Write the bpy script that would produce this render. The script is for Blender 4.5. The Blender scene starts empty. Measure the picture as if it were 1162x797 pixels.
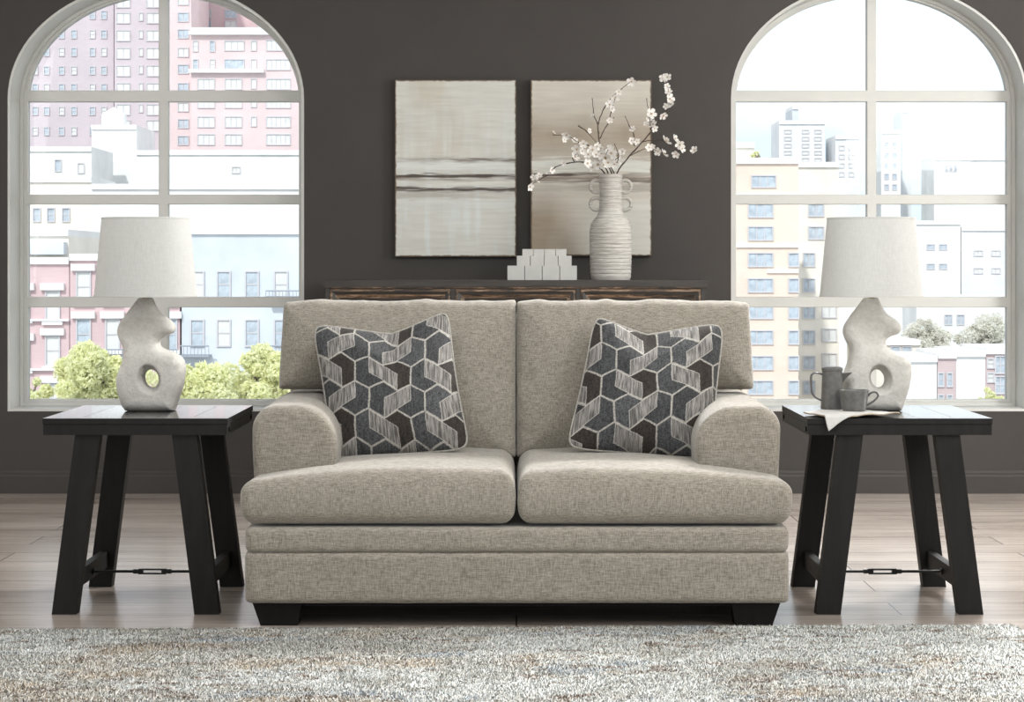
import bpy, bmesh, math, random
import numpy as np
from mathutils import Vector, Matrix

random.seed(7)
S = bpy.context.scene
COL = S.collection
PI = math.pi

# ------------------------------------------------------------------ camera, world, lights
F, CAMY, CAMZ, VX, VY = 2300.0, -6.3, 1.077, 586.0, 305.0
cam_data = bpy.data.cameras.new('camera')
cam_data.sensor_fit = 'HORIZONTAL'
cam_data.sensor_width = 36.0
cam_data.lens = F / 1162.0 * 36.0
cam_data.shift_x = -(VX - 581.0) / 1162.0
cam_data.shift_y = -(398.5 - VY) / 1162.0
cam_data.clip_end = 1000
cam = bpy.data.objects.new('camera', cam_data)
cam.location = (0, CAMY, CAMZ)
cam.rotation_euler = (PI / 2, 0, 0)
COL.objects.link(cam)
S.camera = cam
S.view_settings.view_transform = 'Standard'
S.view_settings.look = 'None'
S.view_settings.exposure = 0.0
S.view_settings.gamma = 1.0
S.view_settings.use_curve_mapping = False
S.cycles.use_denoising = True
S.cycles.max_bounces = 8
S.cycles.transparent_max_bounces = 12
S.cycles.sample_clamp_indirect = 4.0
S.cycles.caustics_reflective = False
S.cycles.caustics_refractive = False

world = bpy.data.worlds.new('sky')
S.world = world
world.use_nodes = True
wn = world.node_tree
bg = wn.nodes['Background']
tc = wn.nodes.new('ShaderNodeTexCoord')
mp = wn.nodes.new('ShaderNodeMapping'); mp.inputs['Scale'].default_value = (3, 3, 9)
ns = wn.nodes.new('ShaderNodeTexNoise'); ns.inputs['Scale'].default_value = 2.2; ns.inputs['Detail'].default_value = 5
rp = wn.nodes.new('ShaderNodeValToRGB')
rp.color_ramp.elements[0].position = 0.38; rp.color_ramp.elements[0].color = (0.66, 0.78, 0.90, 1)
rp.color_ramp.elements[1].position = 0.62; rp.color_ramp.elements[1].color = (0.95, 0.98, 1.0, 1)
wn.links.new(tc.outputs['Generated'], mp.inputs['Vector']); wn.links.new(mp.outputs[0], ns.inputs['Vector'])
wn.links.new(ns.outputs['Fac'], rp.inputs['Fac']); wn.links.new(rp.outputs['Color'], bg.inputs['Color'])
bg.inputs['Strength'].default_value = 1.40


def light(name, kind, energy, loc, target=None, size=(1, 1), color=(1, 1, 1)):
    d = bpy.data.lights.new(name, kind)
    d.energy = energy
    d.color = color
    if kind == 'AREA':
        d.shape = 'RECTANGLE'; d.size, d.size_y = size
    o = bpy.data.objects.new(name, d)
    o.location = loc
    if target:
        o.rotation_euler = (Vector(target) - Vector(loc)).to_track_quat('-Z', 'Y').to_euler()
    COL.objects.link(o)
    return o


sun = light('sun', 'SUN', 2.5, (0, -20, 30), (10, 14, 2), color=(1.0, 0.98, 0.95))
sun.data.angle = math.radians(2)
light('key_light', 'AREA', 66, (3.2, -3.0, 2.5), (0.1, 0.6, 0.7), (1.3, 1.3), (1.0, 0.995, 0.98))
light('fill_light', 'AREA', 18, (-3.0, -4.6, 2.4), (-0.2, 0.8, 0.6), (2.0, 2.0), (1.0, 0.995, 0.985))
light('overhead_rug_fill', 'AREA', 92, (0.3, -1.55, 3.05), (0.3, -1.5, 0), (4.4, 1.0), (0.98, 1.0, 1.0))  # added overhead fill to brighten the rug, no fixture hangs here
light('right_side_light', 'AREA', 66, (3.55, 0.9, 1.75), (-0.6, 3.2, 1.3), (0.9, 1.5), (1.0, 1.0, 0.985))
light('window_side_light', 'AREA', 380, (1.9, 2.3, 3.03), (1.6, -3.2, 0.0), (1.0, 0.6), (1.0, 0.995, 0.98))  # added lamp above the frame, stands in for window daylight on the floor
light('window_side_light', 'AREA', 36, (-1.9, 2.3, 3.03), (-1.6, -3.2, 0.0), (1.4, 0.8), (1.0, 0.98, 0.985))  # weaker added lamp on the left, same stand-in for daylight
light('left_side_light', 'AREA', 30, (-3.55, 0.6, 1.75), (0.4, 3.2, 1.2), (1.4, 1.7), (1.0, 1.0, 1.0))


def X(px, Y): return (px - VX) * (Y - CAMY) / F
def Z(py, Y): return CAMZ - (py - VY) * (Y - CAMY) / F


# ------------------------------------------------------------------ object helpers
def link(o, parent=None):
    COL.objects.link(o)
    if parent is not None: o.parent = parent
    return o


def tag(o, label, cat, group=None, kind=None):
    o['label'] = label; o['category'] = cat
    if group: o['group'] = group
    if kind: o['kind'] = kind
    return o


def thing(name, label, cat, loc=(0, 0, 0), rz=0.0, group=None):
    o = bpy.data.objects.new(name, None)
    o.empty_display_size = 0.1
    o.location = loc; o.rotation_euler = (0, 0, rz)
    link(o)
    return tag(o, label, cat, group)


def mesh_np(name, verts, faces, mat=None, parent=None, smooth=True, cols=None, mats=None, fm=None):
    me = bpy.data.meshes.new(name)
    me.from_pydata(verts.tolist() if hasattr(verts, 'tolist') else verts, [], faces.tolist() if hasattr(faces, 'tolist') else faces)
    if cols is not None:
        ca = me.color_attributes.new('Col', 'FLOAT_COLOR', 'POINT')
        a = np.ones((len(cols), 4), np.float32); a[:, :3] = cols
        ca.data.foreach_set('color', a.ravel())
    for m in (mats or [mat]): me.materials.append(m)
    if fm is not None: me.polygons.foreach_set('material_index', np.asarray(fm, np.int32))
    me.polygons.foreach_set('use_smooth', [smooth] * len(me.polygons))
    me.update()
    return link(bpy.data.objects.new(name, me), parent)


def bm_obj(name, bm, mat, parent=None, smooth=False, bevel=0.0, seg=2, mats=None):
    if bevel > 0:
        bmesh.ops.bevel(bm, geom=[e for e in bm.edges if not e.smooth or e.calc_face_angle(0) > 0.5], offset=bevel,
                        segments=seg, affect='EDGES', profile=0.5, clamp_overlap=True)
    bmesh.ops.recalc_face_normals(bm, faces=bm.faces)
    me = bpy.data.meshes.new(name)
    bm.to_mesh(me); bm.free()
    for m in (mats or [mat]): me.materials.append(m)
    if smooth:
        me.polygons.foreach_set('use_smooth', [True] * len(me.polygons))
        me.update()
        me.set_sharp_from_angle(angle=math.radians(40))
    return link(bpy.data.objects.new(name, me), parent)


def box(bm, lo, hi, mi=0):
    vs = [bm.verts.new((x, y, z)) for x in (lo[0], hi[0]) for y in (lo[1], hi[1]) for z in (lo[2], hi[2])]
    fs = []
    for f in ((0, 1, 3, 2), (4, 6, 7, 5), (0, 4, 5, 1), (2, 3, 7, 6), (0, 2, 6, 4), (1, 5, 7, 3)):
        fc = bm.faces.new([vs[i] for i in f]); fc.material_index = mi; fs.append(fc)
    return fs


def hexa(bm, p, mi=0):
    """p: 8 corners, bottom four counter-clockwise then top four"""
    vs = [bm.verts.new(q) for q in p]
    for f in ((3, 2, 1, 0), (4, 5, 6, 7), (0, 1, 5, 4), (1, 2, 6, 5), (2, 3, 7, 6), (3, 0, 4, 7)):
        bm.faces.new([vs[i] for i in f]).material_index = mi


def tube(bm, pts, rad, n=8, closed=False, mi=0, sx=1.0):
    pts = [Vector(p) for p in pts]
    rad = rad if isinstance(rad, (list, tuple)) else [rad] * len(pts)
    rings = []
    up = Vector((0, 1, 0.01))
    m = len(pts)
    for i, p in enumerate(pts):
        a = pts[(i - 1) % m] if (closed or i > 0) else p
        b = pts[(i + 1) % m] if (closed or i < m - 1) else p
        t = (b - a).normalized()
        u = t.cross(up)
        if u.length < 1e-3: u = t.cross(Vector((1, 0, 0)))
        u.normalize(); v = u.cross(t).normalized()
        rings.append([bm.verts.new(p + (u * math.cos(2 * PI * k / n) + v * sx * math.sin(2 * PI * k / n)) * rad[i]) for k in range(n)])
    for i in range(m if closed else m - 1):
        r0, r1 = rings[i], rings[(i + 1) % m]
        for k in range(n):
            bm.faces.new((r0[k], r0[(k + 1) % n], r1[(k + 1) % n], r1[k])).material_index = mi
    if not closed:
        bm.faces.new(list(reversed(rings[0]))).material_index = mi
        bm.faces.new(rings[-1]).material_index = mi


def lathe(bm, prof, n=48, mi=0, cx=0.0, cy=0.0):
    rings = []
    for r, z in prof:
        if r < 1e-5: rings.append([bm.verts.new((cx, cy, z))])
        else: rings.append([bm.verts.new((cx + r * math.cos(2 * PI * k / n), cy + r * math.sin(2 * PI * k / n), z)) for k in range(n)])
    for a, b in zip(rings, rings[1:]):
        for k in range(n):
            k2 = (k + 1) % n
            if len(a) == 1 and len(b) == 1: continue
            if len(a) == 1: f = (a[0], b[k], b[k2])
            elif len(b) == 1: f = (a[k], a[k2], b[0])
            else: f = (a[k], a[k2], b[k2], b[k])
            bm.faces.new(f).material_index = mi


def smooth_pts(pts, per=6):
    """Catmull-Rom through points"""
    P = [Vector(p) for p in pts]
    P = [P[0] * 2 - P[1]] + P + [P[-1] * 2 - P[-2]]
    out = []
    for i in range(1, len(P) - 2):
        for k in range(per):
            t = k / per
            a, b, c, d = P[i - 1], P[i], P[i + 1], P[i + 2]
            out.append(0.5 * ((2 * b) + (c - a) * t + (2 * a - 5 * b + 4 * c - d) * t * t + (3 * b - a - 3 * c + d) * t ** 3))
    out.append(P[-2])
    return out


def curve_mesh(name, loops, depth, mat, parent=None, bevel=0.0):
    """flat shape with holes in the XZ plane, thickness `depth` centred on local y=0"""
    cu = bpy.data.curves.new(name, 'CURVE')
    cu.dimensions = '2D'; cu.fill_mode = 'BOTH'
    cu.extrude = depth / 2 - bevel; cu.bevel_depth = bevel; cu.bevel_resolution = 2; cu.offset = -bevel
    for lp in loops:
        sp = cu.splines.new('POLY')
        sp.points.add(len(lp) - 1)
        for i, (x, z) in enumerate(lp): sp.points[i].co = (x, z, 0, 1)
        sp.use_cyclic_u = True
    tmp = bpy.data.objects.new('tmp', cu)
    COL.objects.link(tmp)
    bpy.context.view_layer.update()
    dg = bpy.context.evaluated_depsgraph_get()
    me = bpy.data.meshes.new_from_object(tmp.evaluated_get(dg))
    bpy.data.objects.remove(tmp)
    me.transform(Matrix.Rotation(PI / 2, 4, 'X'))
    me.name = name
    me.materials.clear(); me.materials.append(mat)
    me.polygons.foreach_set('use_smooth', [False] * len(me.polygons))
    return link(bpy.data.objects.new(name, me), parent)


# ------------------------------------------------------------------ numpy noise and surface nets
def _hash(i, j, k, seed):
    h = (i.astype(np.int64) * 374761393 + j.astype(np.int64) * 668265263 + k.astype(np.int64) * 2147483647 + seed * 144665) & 0xffffffff
    h = ((h ^ (h >> 13)) * 1274126177) & 0xffffffff
    h = ((h ^ (h >> 16)) * 2246822519) & 0xffffffff
    return ((h ^ (h >> 15)) & 0xffff) / 65535.0


def vnoise(x, y, z=0.0, seed=0):
    x, y, z = np.broadcast_arrays(x, y, np.asarray(z, float))
    i, j, k = np.floor(x), np.floor(y), np.floor(z)
    u, v, w = x - i, y - j, z - k
    u, v, w = [t * t * (3 - 2 * t) for t in (u, v, w)]
    r = 0
    for a in (0, 1):
        for b in (0, 1):
            for c in (0, 1):
                r = r + _hash(i + a, j + b, k + c, seed) * (u if a else 1 - u) * (v if b else 1 - v) * (w if c else 1 - w)
    return r


def fbm(x, y, z=0.0, seed=0, oct=4):
    r, a, t = 0, 0.5, 0
    for o in range(oct):
        r = r + a * vnoise(x * 2 ** o, y * 2 ** o, np.asarray(z) * 2 ** o, seed + o * 17); t += a; a *= 0.5
    return r / t


def surface_nets(f, lo, hi, h):
    lo = np.array(lo, float); hi = np.array(hi, float)
    n = np.ceil((hi - lo) / h).astype(int) + 1
    ax = [lo[i] + h * np.arange(n[i]) for i in range(3)]
    Xg, Yg, Zg = np.meshgrid(*ax, indexing='ij')
    D = f(Xg, Yg, Zg)
    ins = D < 0
    cs = [slice(0, -1), slice(1, None)]
    s = tuple(m - 1 for m in n)
    acc = np.zeros(s + (3,)); cnt = np.zeros(s)
    corners = [(a, b, c) for a in (0, 1) for b in (0, 1) for c in (0, 1)]
    for a, b, c in corners:
        for axis in range(3):
            if (a, b, c)[axis] == 1: continue
            q = [a, b, c]; q[axis] = 1
            d0 = D[cs[a], cs[b], cs[c]]; d1 = D[cs[q[0]], cs[q[1]], cs[q[2]]]
            m = (d0 < 0) != (d1 < 0)
            t = np.where(m, d0 / np.where(m, d0 - d1, 1), 0)
            for k in range(3):
                acc[..., k] += np.where(m, (a, b, c)[k] + (t if k == axis else 0), 0)
            cnt += m
    act = cnt > 0
    idx = -np.ones(s, int); idx[act] = np.arange(act.sum())
    gi = np.argwhere(act)
    V = lo + (gi + acc[act] / cnt[act][:, None]) * h
    faces = []
    for axis in range(3):
        sl0 = [slice(None)] * 3; sl1 = [slice(None)] * 3
        sl0[axis] = slice(0, -1); sl1[axis] = slice(1, None)
        a0 = ins[tuple(sl0)]; a1 = ins[tuple(sl1)]
        e = np.argwhere(a0 != a1)
        o1, o2 = [(1, 2), (2, 0), (0, 1)][axis]
        ok = (e[:, o1] > 0) & (e[:, o2] > 0) & (e[:, o1] < n[o1] - 1) & (e[:, o2] < n[o2] - 1)
        e = e[ok]
        fl = a0[tuple(e.T)]
        d1 = np.zeros(3, int); d1[o1] = 1
        d2 = np.zeros(3, int); d2[o2] = 1
        q = np.stack([idx[tuple((e - d1 - d2).T)], idx[tuple((e - d2).T)], idx[tuple(e.T)], idx[tuple((e - d1).T)]], 1)
        q[~fl] = q[~fl][:, ::-1]
        faces.append(q)
    return V, np.concatenate(faces)


def sd_box(x, y, cx, cy, hx, hy, r=0.0):
    qx = np.abs(x - cx) - hx + r; qy = np.abs(y - cy) - hy + r
    return np.hypot(np.maximum(qx, 0), np.maximum(qy, 0)) + np.minimum(np.maximum(qx, qy), 0) - r


def sd_ext(d2, dz, r):
    a = d2 + r; b = dz + r
    return np.minimum(np.maximum(a, b), 0) + np.hypot(np.maximum(a, 0), np.maximum(b, 0)) - r


def sd_poly(x, y, P):
    P = np.array(P, float)
    d = np.full(x.shape, 1e9); sgn = np.zeros(x.shape, bool)
    m = len(P)
    for i in range(m):
        a, b = P[i], P[(i + 1) % m]
        e = b - a
        t = np.clip(((x - a[0]) * e[0] + (y - a[1]) * e[1]) / (e @ e), 0, 1)
        d = np.minimum(d, np.hypot(x - a[0] - t * e[0], y - a[1] - t * e[1]))
        c = ((a[1] > y) != (b[1] > y))
        xi = a[0] + (y - a[1]) * e[0] / (e[1] if abs(e[1]) > 1e-12 else 1e-12)
        sgn ^= c & (x < xi)
    return np.where(sgn, -d, d)


# ------------------------------------------------------------------ materials
class NT:
    def __init__(s, name):
        s.m = bpy.data.materials.new(name); s.m.use_nodes = True
        s.t = s.m.node_tree; s.b = s.t.nodes['Principled BSDF']
        s.tc = s.t.nodes.new('ShaderNodeTexCoord')
    def n(s, typ, **kw):
        x = s.t.nodes.new(typ)
        for k, v in kw.items(): setattr(x, k, v)
        return x
    def l(s, a, b): s.t.links.new(a, b)
    def map(s, scale, src='Object', rot=(0, 0, 0)):
        m = s.n('ShaderNodeMapping'); m.inputs['Scale'].default_value = scale; m.inputs['Rotation'].default_value = rot
        s.l(s.tc.outputs[src], m.inputs['Vector']); return m.outputs[0]
    def noise(s, vec, scale=1.0, detail=3, rough=0.55, dist=0.0):
        x = s.n('ShaderNodeTexNoise'); x.inputs['Scale'].default_value = scale; x.inputs['Detail'].default_value = detail
        x.inputs['Roughness'].default_value = rough; x.inputs['Distortion'].default_value = dist
        s.l(vec, x.inputs['Vector']); return x.outputs['Fac']
    def ramp(s, fac, stops):
        r = s.n('ShaderNodeValToRGB'); e = r.color_ramp.elements
        while len(e) < len(stops): e.new(0.5)
        for q, (p, c) in zip(e, stops): q.position = p; q.color = (*c, 1)
        s.l(fac, r.inputs['Fac']); return r.outputs['Color']
    def math(s, op, a, b=None, c=None):
        x = s.n('ShaderNodeMath', operation=op)
        for i, v in enumerate((a, b, c)):
            if v is None: continue
            if isinstance(v, (int, float)): x.inputs[i].default_value = v
            else: s.l(v, x.inputs[i])
        return x.outputs[0]
    def mix(s, f, a, b, mode='MIX'):
        x = s.n('ShaderNodeMix', data_type='RGBA', blend_type=mode)
        for i, v in ((0, f), (6, a), (7, b)):
            if isinstance(v, (int, float)): x.inputs[i].default_value = v
            elif isinstance(v, tuple): x.inputs[i].default_value = (*v, 1)
            else: s.l(v, x.inputs[i])
        return x.outputs[2]
    def bump(s, h, strength=0.3, dist=0.002):
        x = s.n('ShaderNodeBump'); x.inputs['Strength'].default_value = strength; x.inputs['Distance'].default_value = dist
        s.l(h, x.inputs['Height']); s.l(x.outputs[0], s.b.inputs['Normal'])
    def set(s, color=None, rough=None, **kw):
        if color is not None:
            if isinstance(color, tuple): s.b.inputs['Base Color'].default_value = (*color, 1)
            else: s.l(color, s.b.inputs['Base Color'])
        if rough is not None:
            if isinstance(rough, (int, float)): s.b.inputs['Roughness'].default_value = rough
            else: s.l(rough, s.b.inputs['Roughness'])
        for k, v in kw.items(): s.b.inputs[k].default_value = v
        return s.m


def plain(name, color, rough=0.6, nscale=30, var=0.08, **kw):
    t = NT(name)
    f = t.noise(t.map((1, 1, 1)), nscale, 4)
    a = tuple(c * (1 - var) for c in color); b = tuple(min(1, c * (1 + var)) for c in color)
    return t.set(t.ramp(f, [(0.3, a), (0.7, b)]), rough, **kw)


def srgb(r, g, b):
    f = lambda c: (c / 255 / 12.92) if c / 255 <= 0.04045 else ((c / 255 + 0.055) / 1.055) ** 2.4
    return (f(r), f(g), f(b))


def fabric(name, dark, light, warm=1.0):
    t = NT(name)
    h = t.noise(t.map((50, 50, 420)), 1, 2, 0.6)
    v = t.noise(t.map((420, 420, 48)), 1, 2, 0.6)
    y = t.noise(t.map((300, 60, 300)), 1, 2, 0.7)
    big = t.noise(t.map((1, 1, 1)), 9, 3)
    s = t.math('ADD', t.math('MULTIPLY', h, 0.42), t.math('MULTIPLY', v, 0.42))
    s = t.math('ADD', s, t.math('MULTIPLY', y, 0.16))
    c = t.ramp(s, [(0.37, dark), (0.50, tuple((a + b) / 2 for a, b in zip(dark, light))), (0.63, light)])
    c = t.mix(t.math('MULTIPLY', big, 0.22), c, tuple(q * 0.75 for q in dark))
    t.bump(s, 0.55, 0.003)
    m = t.set(c, 0.92)
    t.b.inputs['Sheen Weight'].default_value = 0.35
    t.b.inputs['Sheen Roughness'].default_value = 0.5
    t.b.inputs['Specular IOR Level'].default_value = 0.2
    return m


def vcol(name, rough=0.85, bump=None, **kw):
    t = NT(name)
    a = t.n('ShaderNodeVertexColor'); a.layer_name = 'Col'
    if bump:
        h = t.noise(t.map(bump[0]), 1, 3)
        t.bump(h, bump[1], bump[2])
    return t.set(a.outputs['Color'], rough, **kw)


def wood(name, c0, c1, rough=0.4, scale=(2, 30, 30), bump=0.15, spec=0.5):
    t = NT(name)
    f = t.noise(t.map(scale), 2.0, 6, 0.65, 0.4)
    m = t.set(t.ramp(f, [(0.3, c0), (0.7, c1)]), rough)
    t.b.inputs['Specular IOR Level'].default_value = spec
    t.bump(f, bump, 0.002)
    return m


M = {}
M['sofa'] = fabric('sofa_chenille', (0.155, 0.136, 0.109), (0.41, 0.375, 0.318))
M['wall'] = plain('charcoal_wall_paint', (0.057, 0.0525, 0.049), 0.75, 3, 0.05)
M['wall'].node_tree.nodes['Principled BSDF'].inputs['Specular IOR Level'].default_value = 0.3
M['plaster'] = plain('off_white_plaster', (0.55, 0.53, 0.50), 0.8, 3, 0.03)
M['win'] = plain('window_white_paint', (0.62, 0.625, 0.60), 0.45, 5, 0.03)
M['leg'] = wood('black_stained_wood', (0.005, 0.0046, 0.0042), (0.012, 0.011, 0.010), 0.6, (25, 25, 3), spec=0.28)
M['sofafoot'] = wood('dark_foot_wood', (0.006, 0.005, 0.005), (0.010, 0.009, 0.008), 0.7, (25, 25, 3), spec=0.2)
M['iron'] = plain('black_iron', (0.012, 0.012, 0.012), 0.4, 40, 0.2, Metallic=0.6)
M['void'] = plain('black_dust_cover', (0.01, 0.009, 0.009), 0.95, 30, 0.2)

t = NT('black_table_top_wood')
f = t.noise(t.map((4, 40, 30)), 1.6, 6, 0.7, 0.5)
M['top'] = t.set(t.ramp(f, [(0.3, (0.012, 0.011, 0.010)), (0.7, (0.030, 0.027, 0.025))]), t.math('MULTIPLY_ADD', f, 0.12, 0.20))
t.b.inputs['Coat Weight'].default_value = 1.0; t.b.inputs['Coat Roughness'].default_value = 0.06; t.b.inputs['Coat IOR'].default_value = 3.0

# floor: planks along X
t = NT('oak_plank_floor')
br = t.n('ShaderNodeTexBrick')
br.offset = 0.37; br.inputs['Scale'].default_value = 1.0
br.inputs['Brick Width'].default_value = 1.9; br.inputs['Row Height'].default_value = 0.23
br.inputs['Mortar Size'].default_value = 0.0022; br.inputs['Mortar Smooth'].default_value = 0.1; br.inputs['Bias'].default_value = 0.0
br.inputs['Color1'].default_value = (0, 0, 0, 1); br.inputs['Color2'].default_value = (1, 1, 1, 1); br.inputs['Mortar'].default_value = (0.5, 0.5, 0.5, 1)
t.l(t.map((1, 1, 1)), br.inputs['Vector'])
g = t.noise(t.map((1.6, 26, 1)), 1.5, 7, 0.68, 0.8)
g2 = t.noise(t.map((0.8, 3.5, 1)), 1.0, 3)
s = t.math('ADD', t.math('MULTIPLY', g, 0.40), t.math('MULTIPLY', br.outputs['Color'], 0.14))
s = t.math('ADD', s, t.math('MULTIPLY', g2, 0.48))
c = t.ramp(s, [(0.30, (0.19, 0.152, 0.125)), (0.50, (0.32, 0.275, 0.240)), (0.72, (0.46, 0.41, 0.365))])
c = t.mix(br.outputs['Fac'], c, (0.045, 0.034, 0.028))
M['floor'] = t.set(c, t.math('MULTIPLY_ADD', g, 0.14, 0.16))
t.bump(t.math('SUBTRACT', t.math('MULTIPLY', g, 0.2), br.outputs['Fac']), 0.12, 0.002)

t = NT('window_glass')
tr = t.n('ShaderNodeBsdfTransparent'); tr.inputs[0].default_value = (0.97, 0.985, 0.985, 1)
gl = t.n('ShaderNodeBsdfGlossy'); gl.inputs['Roughness'].default_value = 0.02
fr = t.n('ShaderNodeFresnel'); fr.inputs['IOR'].default_value = 1.25
mx = t.n('ShaderNodeMixShader')
t.l(fr.outputs[0], mx.inputs[0]); t.l(tr.outputs[0], mx.inputs[1]); t.l(gl.outputs[0], mx.inputs[2])
t.l(mx.outputs[0], t.t.nodes['Material Output'].inputs['Surface'])
M['glass'] = t.m

t = NT('plaster_lamp_base')
f = t.noise(t.map((90, 90, 90)), 1, 5, 0.7)
f2 = t.noise(t.map((10, 10, 25)), 1, 3)
M['lamp'] = t.set(t.ramp(t.math('ADD', t.math('MULTIPLY', f, 0.5), t.math('MULTIPLY', f2, 0.5)),
                         [(0.30, (0.44, 0.425, 0.39)), (0.6, (0.62, 0.605, 0.57))]), 0.88)
t.bump(f, 0.7, 0.004)
t = NT('linen_shade')
a = t.noise(t.map((420, 420, 5)), 1, 2)
b = t.noise(t.map((40, 40, 500)), 1, 2)
sh = t.math('ADD', t.math('MULTIPLY', a, 0.6), t.math('MULTIPLY', b, 0.4))
c = t.ramp(sh, [(0.35, (0.54, 0.54, 0.52)), (0.65, (0.62, 0.62, 0.60))])
t.bump(sh, 0.3, 0.001)
t.set(c, 0.9)
tl = t.n('ShaderNodeBsdfTranslucent'); t.l(c, tl.inputs[0])
mx = t.n('ShaderNodeMixShader'); mx.inputs[0].default_value = 0.12
t.l(t.b.outputs[0], mx.inputs[1]); t.l(tl.outputs[0], mx.inputs[2])
t.l(mx.outputs[0], t.t.nodes['Material Output'].inputs['Surface'])
M['shade'] = t.m
M['brass'] = plain('dull_brass', (0.35, 0.28, 0.16), 0.4, 30, 0.1, Metallic=0.9)

t = NT('ribbed_stoneware')
f = t.noise(t.map((14, 14, 420)), 1, 4, 0.7, 0.2)
g = t.noise(t.map((45, 45, 200)), 1, 5, 0.8)
c = t.ramp(f, [(0.32, (0.20, 0.185, 0.165)), (0.47, (0.42, 0.405, 0.375)), (0.65, (0.58, 0.565, 0.535))])
c = t.mix(t.ramp(g, [(0.60, (0, 0, 0)), (0.72, (0.75, 0.75, 0.75))]), c, (0.16, 0.15, 0.14))
M['vase'] = t.set(c, 0.85)
t.bump(f, 0.45, 0.003)

t = NT('distressed_dark_wood')
f = t.noise(t.map((7, 90, 60)), 1, 7, 0.75, 0.6)
c = t.ramp(f, [(0.40, (0.012, 0.010, 0.009)), (0.48, (0.07, 0.045, 0.028)), (0.56, (0.22, 0.135, 0.08)), (0.70, (0.46, 0.35, 0.25))])
M['gold'] = t.set(c, 0.5)
t.bump(f, 0.2, 0.002)
M['console'] = wood('dark_console_wood', (0.018, 0.015, 0.013), (0.048, 0.042, 0.037), 0.5, (3, 40, 40))
M['block'] = plain('glazed_white_block', (0.46, 0.46, 0.44), 0.35, 20, 0.04)
M['bark'] = plain('dark_twig_bark', (0.045, 0.030, 0.023), 0.8, 300, 0.5)
M['petal'] = plain('white_petal', (0.82, 0.80, 0.77), 0.7, 100, 0.05)
M['stamen'] = plain('blossom_centre', (0.50, 0.36, 0.20), 0.7, 200, 0.2)
M['pewter'] = plain('grey_stoneware_glaze', (0.115, 0.112, 0.108), 0.33, 60, 0.25)
M['napkin'] = plain('white_linen', (0.55, 0.545, 0.525), 0.9, 200, 0.06)
M['napkin_edge'] = plain('tan_napkin_edge', (0.42, 0.35, 0.27), 0.9, 200, 0.1)
M['pillow'] = vcol('geometric_jacquard', 0.9, ((500, 90, 500), 0.4, 0.002))
M['piping'] = fabric('pillow_piping', (0.20, 0.19, 0.17), (0.46, 0.44, 0.40))
M['pillowback'] = fabric('pillow_back', (0.09, 0.085, 0.08), (0.2, 0.19, 0.18))
M['paint'] = vcol('painted_canvas', 0.75, ((60, 60, 300), 0.25, 0.002))
M['canvas_edge'] = wood('worn_canvas_edge', (0.035, 0.026, 0.020), (0.20, 0.14, 0.095), 0.7, (20, 20, 20))
M['rug'] = vcol('shag_rug_pile', 0.95)
M['rugbase'] = plain('rug_backing', (0.60, 0.59, 0.56), 0.95, 60, 0.25)

# ------------------------------------------------------------------ room shell
WY = 3.41          # room face of the back wall
WT = 0.34          # its thickness
def wall_obj(name, lo, hi, mat):
    bm = bmesh.new(); box(bm, lo, hi)
    o = bm_obj(name, bm, mat); o['kind'] = 'structure'; return o

wall_obj('floor', (-3.9, -9.0, -0.12), (3.9, WY + WT, 0.0), M['floor'])
wall_obj('ceiling', (-3.9, -9.0, 3.1), (3.9, WY + WT, 3.25), M['plaster'])
wall_obj('wall_left', (-3.9, -9.0, 0), (-3.7, WY, 3.1), M['plaster'])
wall_obj('wall_right', (3.7, -9.0, 0), (3.9, WY, 3.1), M['plaster'])

WA, WB, WS, WBOT = 0.711, 0.561, 1.892, 0.393
WCX = (-1.728, 1.739)


def arch(cx, a, b, zs, zb, n=40):
    p = [(cx - a, zb), (cx + a, zb)]
    p += [(cx + a * math.cos(PI * k / n), zs + b * math.sin(PI * k / n)) for k in range(n + 1)]
    return p


loops = [[(-3.9, 0), (3.9, 0), (3.9, 3.1), (-3.9, 3.1)]] + [arch(c, WA, WB, WS, WBOT) for c in WCX]
w = curve_mesh('wall_back', loops, WT, M['wall'])
w.location.y = WY + WT / 2
w['kind'] = 'structure'
# baseboard with a small moulded top
bm = bmesh.new()
prof = [(0, 0), (-0.016, 0), (-0.016, 0.082), (-0.011, 0.09), (-0.011, 0.100), (-0.006, 0.110), (0, 0.110)]
va = [bm.verts.new((-3.7, WY + y, z)) for y, z in prof]; vb = [bm.verts.new((3.7, WY + y, z)) for y, z in prof]
for i in range(len(prof)):
    j = (i + 1) % len(prof); bm.faces.new((va[i], vb[i], vb[j], va[j]))
bm.faces.new(va); bm.faces.new(list(reversed(vb)))
o = bm_obj('baseboard_back', bm, M['wall']); o['kind'] = 'structure'


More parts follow.
